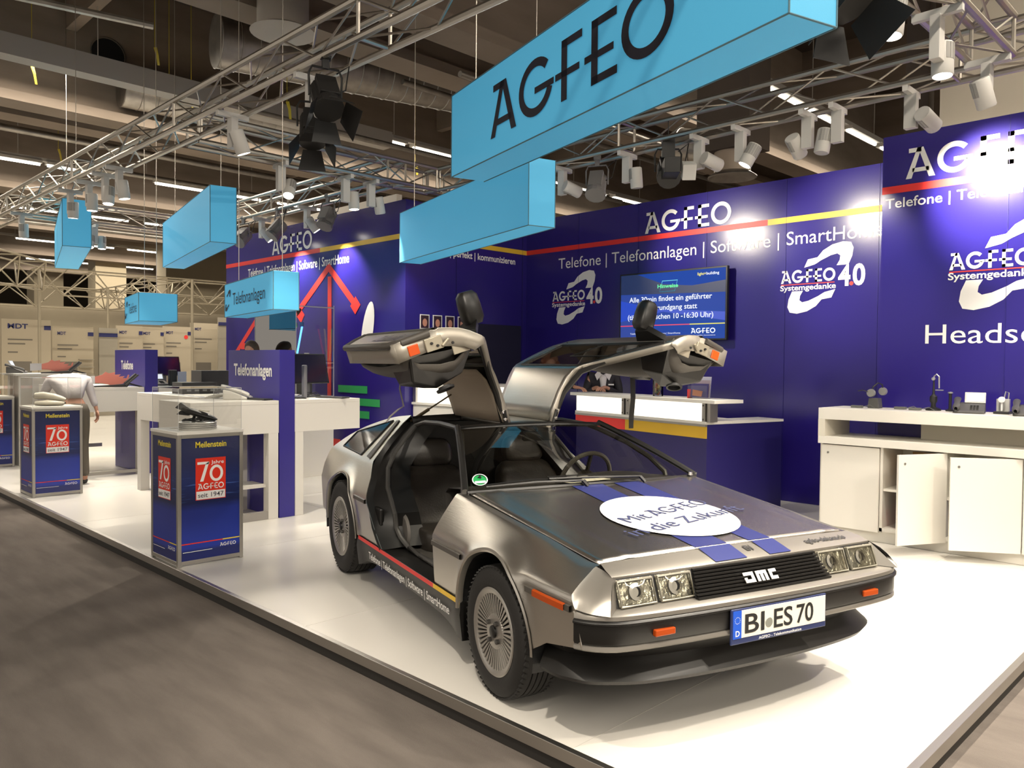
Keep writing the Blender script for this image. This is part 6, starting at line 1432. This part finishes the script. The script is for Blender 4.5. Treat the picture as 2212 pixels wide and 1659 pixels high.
def person(label, J, face, m_top, m_leg, m_hair, hair, hands=(), m_shirt=None, lift=0, upv=(0, 0, 1), bent=False):
    t = thing('person', label, 'person', (J['hip'].x, J['hip'].y, 0)); o = t.location.copy()
    L = lambda p: V(p)-V((o.x, o.y, 0))
    j = {k: L(v) for k, v in J.items()}
    HR, CR = (.085, .08) if bent else (.11, .12)
    ch = [[(j['hip'], HR), (j['chest'], CR), (j['neck'], .05), (j['head']-V(upv)*.06, .052)]]
    for s_ in 'RL':
        ch.append([(j['chest'], CR), (j['sh'+s_], .048), (j['el'+s_], .036), (j['wr'+s_], .024)])
        ch.append([(j['hip'], HR), (j['th'+s_], .082), (j['kn'+s_], .052), (j['an'+s_], .034), (j['toe'+s_], .030)])
    for s_, d, sd, cu in hands: ch += hand_chains(j['wr'+s_], d, sd, cu)
    skin_mesh('body', ch, M_skin, t)
    tp = [[(j['hip']+V((0, 0, -.02)), (.150, .118)), (j['hip'].lerp(j['chest'], .5), (.142, .112)), (j['chest'], (.165, .122)), (j['chest'].lerp(j['neck'], .6), .085)]]
    if bent: tp = [[(j['hip']+V((-.02, 0, .02)), .135), (j['hip'].lerp(j['chest'], .5)+V((0, 0, .02)), .14), (j['chest'], (.15, .15)), (j['chest'].lerp(j['neck'], .6), .10)]]
    for s_ in 'RL': tp.append([(j['chest'], (.15, .15) if bent else (.165, .122)), (j['sh'+s_], .068), (j['el'+s_], .050), (j['el'+s_].lerp(j['wr'+s_], .90), .037)])
    skin_mesh('jacket' if m_shirt else 'shirt', tp, m_top, t)
    lg = [[(j['hip']+V((0, 0, .03)), .128), (j['hip']+V((0, 0, -.05)), .125)]]
    for s_ in 'RL': lg.append([(j['hip']+V((0, 0, -.05)), .125), (j['th'+s_], .096), (j['kn'+s_], .066), (j['an'+s_]+V((0, 0, .01)), .055)])
    skin_mesh('trousers', lg, m_leg, t)
    for s_ in 'RL': skin_mesh('shoe', [[(j['an'+s_]+V((0, 0, -.03)), .045), (j['an'+s_].lerp(j['toe'+s_], .6)+V((0, 0, -.01)), .040), (j['toe'+s_], .032)]], M_black, t)
    head(t, j['head'], face, m_hair, hair, upv=upv)
    if m_shirt:
        f = V(face); f.z = 0; f.normalize(); r = f.cross(Z3); c = j['chest']
        b = MB(); q = lambda a, d, z: c+r*a+f*d+Z3*z
        b.grid([[q(-.055, .10, .13), q(0, .115, .10), q(.055, .10, .13)], [q(-.045, .136, .05), q(0, .150, .05), q(.045, .136, .05)], [q(-.03, .150, -.05), q(0, .156, -.05), q(.03, .150, -.05)], [q(-.006, .150, -.16), q(0, .153, -.16), q(.006, .150, -.16)]]); b.build('shirt_front', m_shirt, t, smooth=True, solid=.004)
        for sg in (-1, 1):
            b = MB(); b.add([q(sg*.02, .13, .10), q(sg*.055, .10, .16), q(sg*.105, .105, .10), q(sg*.075, .145, .03)], [(0, 1, 2, 3)]); b.build('collar', m_shirt, t, solid=.004)
        b = MB(); b.obox(q(-.10, .135, -.02), (.07, .07, .016), Matrix.Rotation(atan2(r.y, r.x), 3, 'Z')); b.build('name_badge', M_txt, t)
    return t
M_jack = mat('dark_jacket', (.022, .020, .026), .8, bump=(200, .1)); M_shirtw = mat('white_shirt', (.66, .62, .62), .8, bump=(25, .4)); M_trs = mat('grey_trousers', (.10, .085, .065), .85)
def stand(x, y, ang, hz_=.95, ch=1.28, hd=1.58, lean=0.0, arms='down'):
    f = V((cos(ang), sin(ang), 0)); r = f.cross(Z3)
    b = V((x, y, 0)); J = {'hip': b+Z3*hz_, 'chest': b+Z3*ch+f*lean, 'neck': b+Z3*(ch+.17)+f*(lean*1.5), 'head': b+Z3*hd+f*(lean*1.9+.02)}
    for s_, sg in (('R', 1), ('L', -1)):
        J['sh'+s_] = J['chest']+r*(sg*.165)+Z3*.09; J['el'+s_] = J['sh'+s_]+r*(sg*.06)-Z3*.28-f*.02; J['wr'+s_] = J['el'+s_]+f*.12-Z3*.20
        J['th'+s_] = b+r*(sg*.09)+Z3*(hz_-.12); J['kn'+s_] = b+r*(sg*.10)+Z3*.48+f*.02; J['an'+s_] = b+r*(sg*.10)+Z3*.075; J['toe'+s_] = b+r*(sg*.11)+Z3*.035+f*.16
    return J, f, r
# woman A, facing the camera over the reception desk
angA = atan2(-7.95, 6.30)
J, f, r = stand(-6.34, 7.98, angA, ch=1.27, hd=1.60)
J['elL'] = J['shL']-Z3*.24+f*.06-r*.05; J['wrL'] = V((-6.16, 7.82, 1.215)); J['elR'] = J['shR']-Z3*.24+f*.05+r*.06; J['wrR'] = V((-6.28, 7.74, 1.21))
person('woman in a dark suit jacket and open white collar behind the reception desk', J, f, M_jack, M_jack, mat('brown_hair', (.16, .08, .035), .6), 'long', hands=(('L', f*.7+r*.6, Z3.cross(f), -Z3), ('R', f*.7-r*.6, Z3.cross(f), -Z3)), m_shirt=M_shirtw)
# woman B, curly red hair, leaning to the left end of the desk with a spray bottle
angB = radians(-20)
J, f, r = stand(-6.86, 7.36, angB, ch=1.24, hd=1.50, lean=.12)
J['elR'] = V((-6.78, 7.12, 1.13)); J['wrR'] = V((-6.66, 7.18, 1.03)); J['elL'] = V((-6.58, 7.62, 1.24)); J['wrL'] = V((-6.46, 7.58, 1.215))
person('woman with curly red hair and dark jacket holding a spray bottle beside the reception desk', J, V((.75, -.45, -.25)), M_jack, M_jack, mat('red_hair', (.22, .055, .025), .6), 'curly', hands=(('R', (.9, -.1, -.35), (0, 1, .2), (0, .1, -1)), ('L', (1, .05, -.1), (0, 1, 0), -Z3)), m_shirt=M_shirtw)
# man C, bending forward away from the camera between pedestal and counter
J = {'hip': V((-10.42, 3.02, .97)), 'chest': V((-10.60, 3.02, 1.235)), 'neck': V((-10.76, 3.02, 1.27)), 'head': V((-10.88, 3.02, 1.20)),
     'shR': V((-10.62, 3.23, 1.245)), 'elR': V((-10.60, 3.27, 1.06)), 'wrR': V((-10.56, 3.31, .90)), 'shL': V((-10.66, 2.82, 1.245)), 'elL': V((-10.74, 2.76, 1.04)), 'wrL': V((-10.90, 2.80, .94)),
     'thR': V((-10.42, 3.12, .86)), 'thL': V((-10.42, 2.92, .86)), 'knR': V((-10.46, 3.13, .48)), 'knL': V((-10.46, 2.91, .48)), 'anR': V((-10.40, 3.13, .075)), 'anL': V((-10.40, 2.91, .075)), 'toeR': V((-10.56, 3.14, .035)), 'toeL': V((-10.56, 2.90, .035))}
person('man in a white shirt bending forward away from the camera, right arm hanging down', J, V((-.5, 0, -.85)), M_shirtw, M_trs, mat('dark_hair', (.05, .035, .025), .6), 'short', hands=(('R', (.05, .15, -1), (1, 0, 0), (0, -1, 0)), ('L', (-.6, 0, -.7), (0, 1, 0), (0, 0, -1))), upv=(-.75, 0, .45), bent=True)
# man D, behind the Telefonanlagen board
J, f, r = stand(-9.98, 4.93, radians(-80), ch=1.32, hd=1.64)
J['elR'] = J['shR']-Z3*.26+r*.03; J['wrR'] = J['elR']+f*.1-Z3*.2
J['head'] += V((.05, .12, 0))
person('man in a white shirt mostly hidden behind the blue Telefonanlagen board', J, V((.5, -.8, -.2)), M_shirtw, M_trs, MATS['dark_hair'], 'short', hands=(('R', (0, 0, -1), (1, 0, 0), (0, -1, 0)), ('L', (0, 0, -1), (1, 0, 0), (0, -1, 0))))

# ------------------------------------------------------------------ neighbouring stand at the far left
M_panel = mat('stand_panel', (.42, .36, .26), .75, noise=((.8, .8, .8), .25, (.36, .31, .22))); M_pgrey = mat('stand_panel_grey', (.30, .27, .21), .75); M_pblue = mat('stand_blue', (.015, .018, .10), .5); M_pink = mat('faded_print', (.16, .14, .11), .7)  # returns, shelves and the two grey panels use the greyer tone
NP = [(-22.3, 3.4, 4.7, 2.42, 1), (-21.6, 4.72, 5.75, 2.45, 1), (-22.6, 6.05, 7.02, 2.36, 1), (-22.9, 7.25, 7.72, 2.36, 0), (-23.1, 7.75, 8.45, 2.45, 1), (-23.4, 8.5, 9.15, 2.45, 1), (-23.6, 9.2, 10.05, 2.50, 1), (-23.9, 10.15, 11.2, 2.65, 1), (-23.0, 10.6, 11.9, 2.80, 0)]
for i, (x, y0, y1, h, p) in enumerate(NP):
    t = thing('stand_panel', 'cream exhibition panel of the far left stand, %s' % ('leftmost with a dark screen', 'with the large MDT letters', 'third from the left edge', 'narrow grey one in the middle', 'just left of the small blue hanging sign', 'below the small blue hanging sign', 'with a small red mark', 'right of the steel post', 'light grey door panel at its right end')[i], 'panel', (x, y0, 0))
    w = y1-y0; MB().box(-.06, 0, 0, w, 0, h).build('board', M_panel if p else M_pgrey, t); MB().box(-.9, -.06, w-.04, w, 0, h).build('return_board', M_pgrey, t)
    if p:
        k = MB(); put_text(k, 'MDT', (.004, w*.12, h-.22), Y3, Z3, .11 if i == 1 else .075, width=.42 if i == 1 else .2, bold=.03); k.build('lettering', M_pblue, t, fix=False)
        k = MB()
        for z_, q_ in ((h-.50, .5), (h-.60, .35), (h-.80, .2)): k.add([(.004, w*.12, z_), (.004, w*(.12+q_), z_), (.004, w*(.12+q_), z_+.035), (.004, w*.12, z_+.035)], [(0, 1, 2, 3)])
        k.add([(.004, w*.15, .75), (.004, w*.6, .75), (.004, w*.6, 1.45), (.004, w*.15, 1.45)], [(0, 1, 2, 3)]); k.build('faded_graphic', M_pink, t)
    k = MB(); k.box(0, .01, w*.86 if p else 0, w, h-.24, h-.14); k.build('blue_bar', M_pblue, t)
    if i == 0: MB().box(.0, .05, .95, 1.22, 1.68, 2.18).build('screen', M_inner, t)
    if i == 6: k = MB(); k.disc((.006, w*.8, h-.3), X3, .06, 16); k.build('red_mark', M_red, t)
    if i in (2, 4):
        k = MB()
        for z_ in (.9, 1.1, 1.3, 1.5): k.box(0, .12, w*.62, w*.98, z_, z_+.02)
        k.build('small_shelf', M_pgrey, t)
# lattice frame on steel posts above that stand
M_lat = mat('lattice_steel', (.36, .31, .22), .5, .4)
t = thing('lattice_frame', 'lattice space frame on thin steel posts above the far left stand', 'lattice', (0, 0, 0))
for (x, y) in ((-20, 5.10), (-20, 8.53), (-17.5, 3.0), (-24.5, 8.0)): MB().tube([(x, y, -.1), (x, y, 3.55)], .035, 8).build('post', M_lat, t)
lb = MB()
def lattice(x0, y0, x1, y1, n, zt=3.55, zb=2.98):
    a = V((x0, y0, 0)); b_ = V((x1, y1, 0)); d = (b_-a)/n; nr = V((-d.y, d.x, 0)).normalized()*.45
    top = [a+d*i+Z3*zt for i in range(n+1)]; top2 = [p+nr*1.4 for p in top]; bot = [a+d*(i+.5)+nr*.7+Z3*zb for i in range(n)]
    for P_ in (top, top2, bot): lb.tube(P_, .020, 5)
    for i, q_ in enumerate(bot):
        for p in (top[i], top[i+1], top2[i], top2[i+1]): lb.tube([q_, p], .016, 5)
    for p, q_ in zip(top, top2): lb.tube([p, q_], .016, 5)
lattice(-20, 5.10, -20, 10.8, 5); lattice(-20, 5.1, -14.8, 1.0, 6); lattice(-25, 4.5, -25, 12, 6); lattice(-20, 8.53, -26, 8.53, 5); lattice(-26, 2, -20, 2.5, 6, 3.4, 2.9)
lb.build('lattice_tube', M_lat, t)
struct(MB().box(-30, -29.8, -4, 20, -.1, 3.3).build('wall_background', mat('far_stand_wall', (.26, .22, .15), .8, noise=((.6, .6, .6), .6, (.16, .13, .09)))))
o = MB().box(-16.3, -16.28, 0, 3.9, .98, 1.03).build('barrier_tape', mat('red_white_tape', (.55, .06, .05), .5, noise=((1, 6, 1), 1.0, (.7, .66, .6)))); tag(o, 'red and white barrier tape stretched behind the left pedestals', 'tape')
# ------------------------------------------------------------------ temporary
for o in (PON, POFF):
    pass
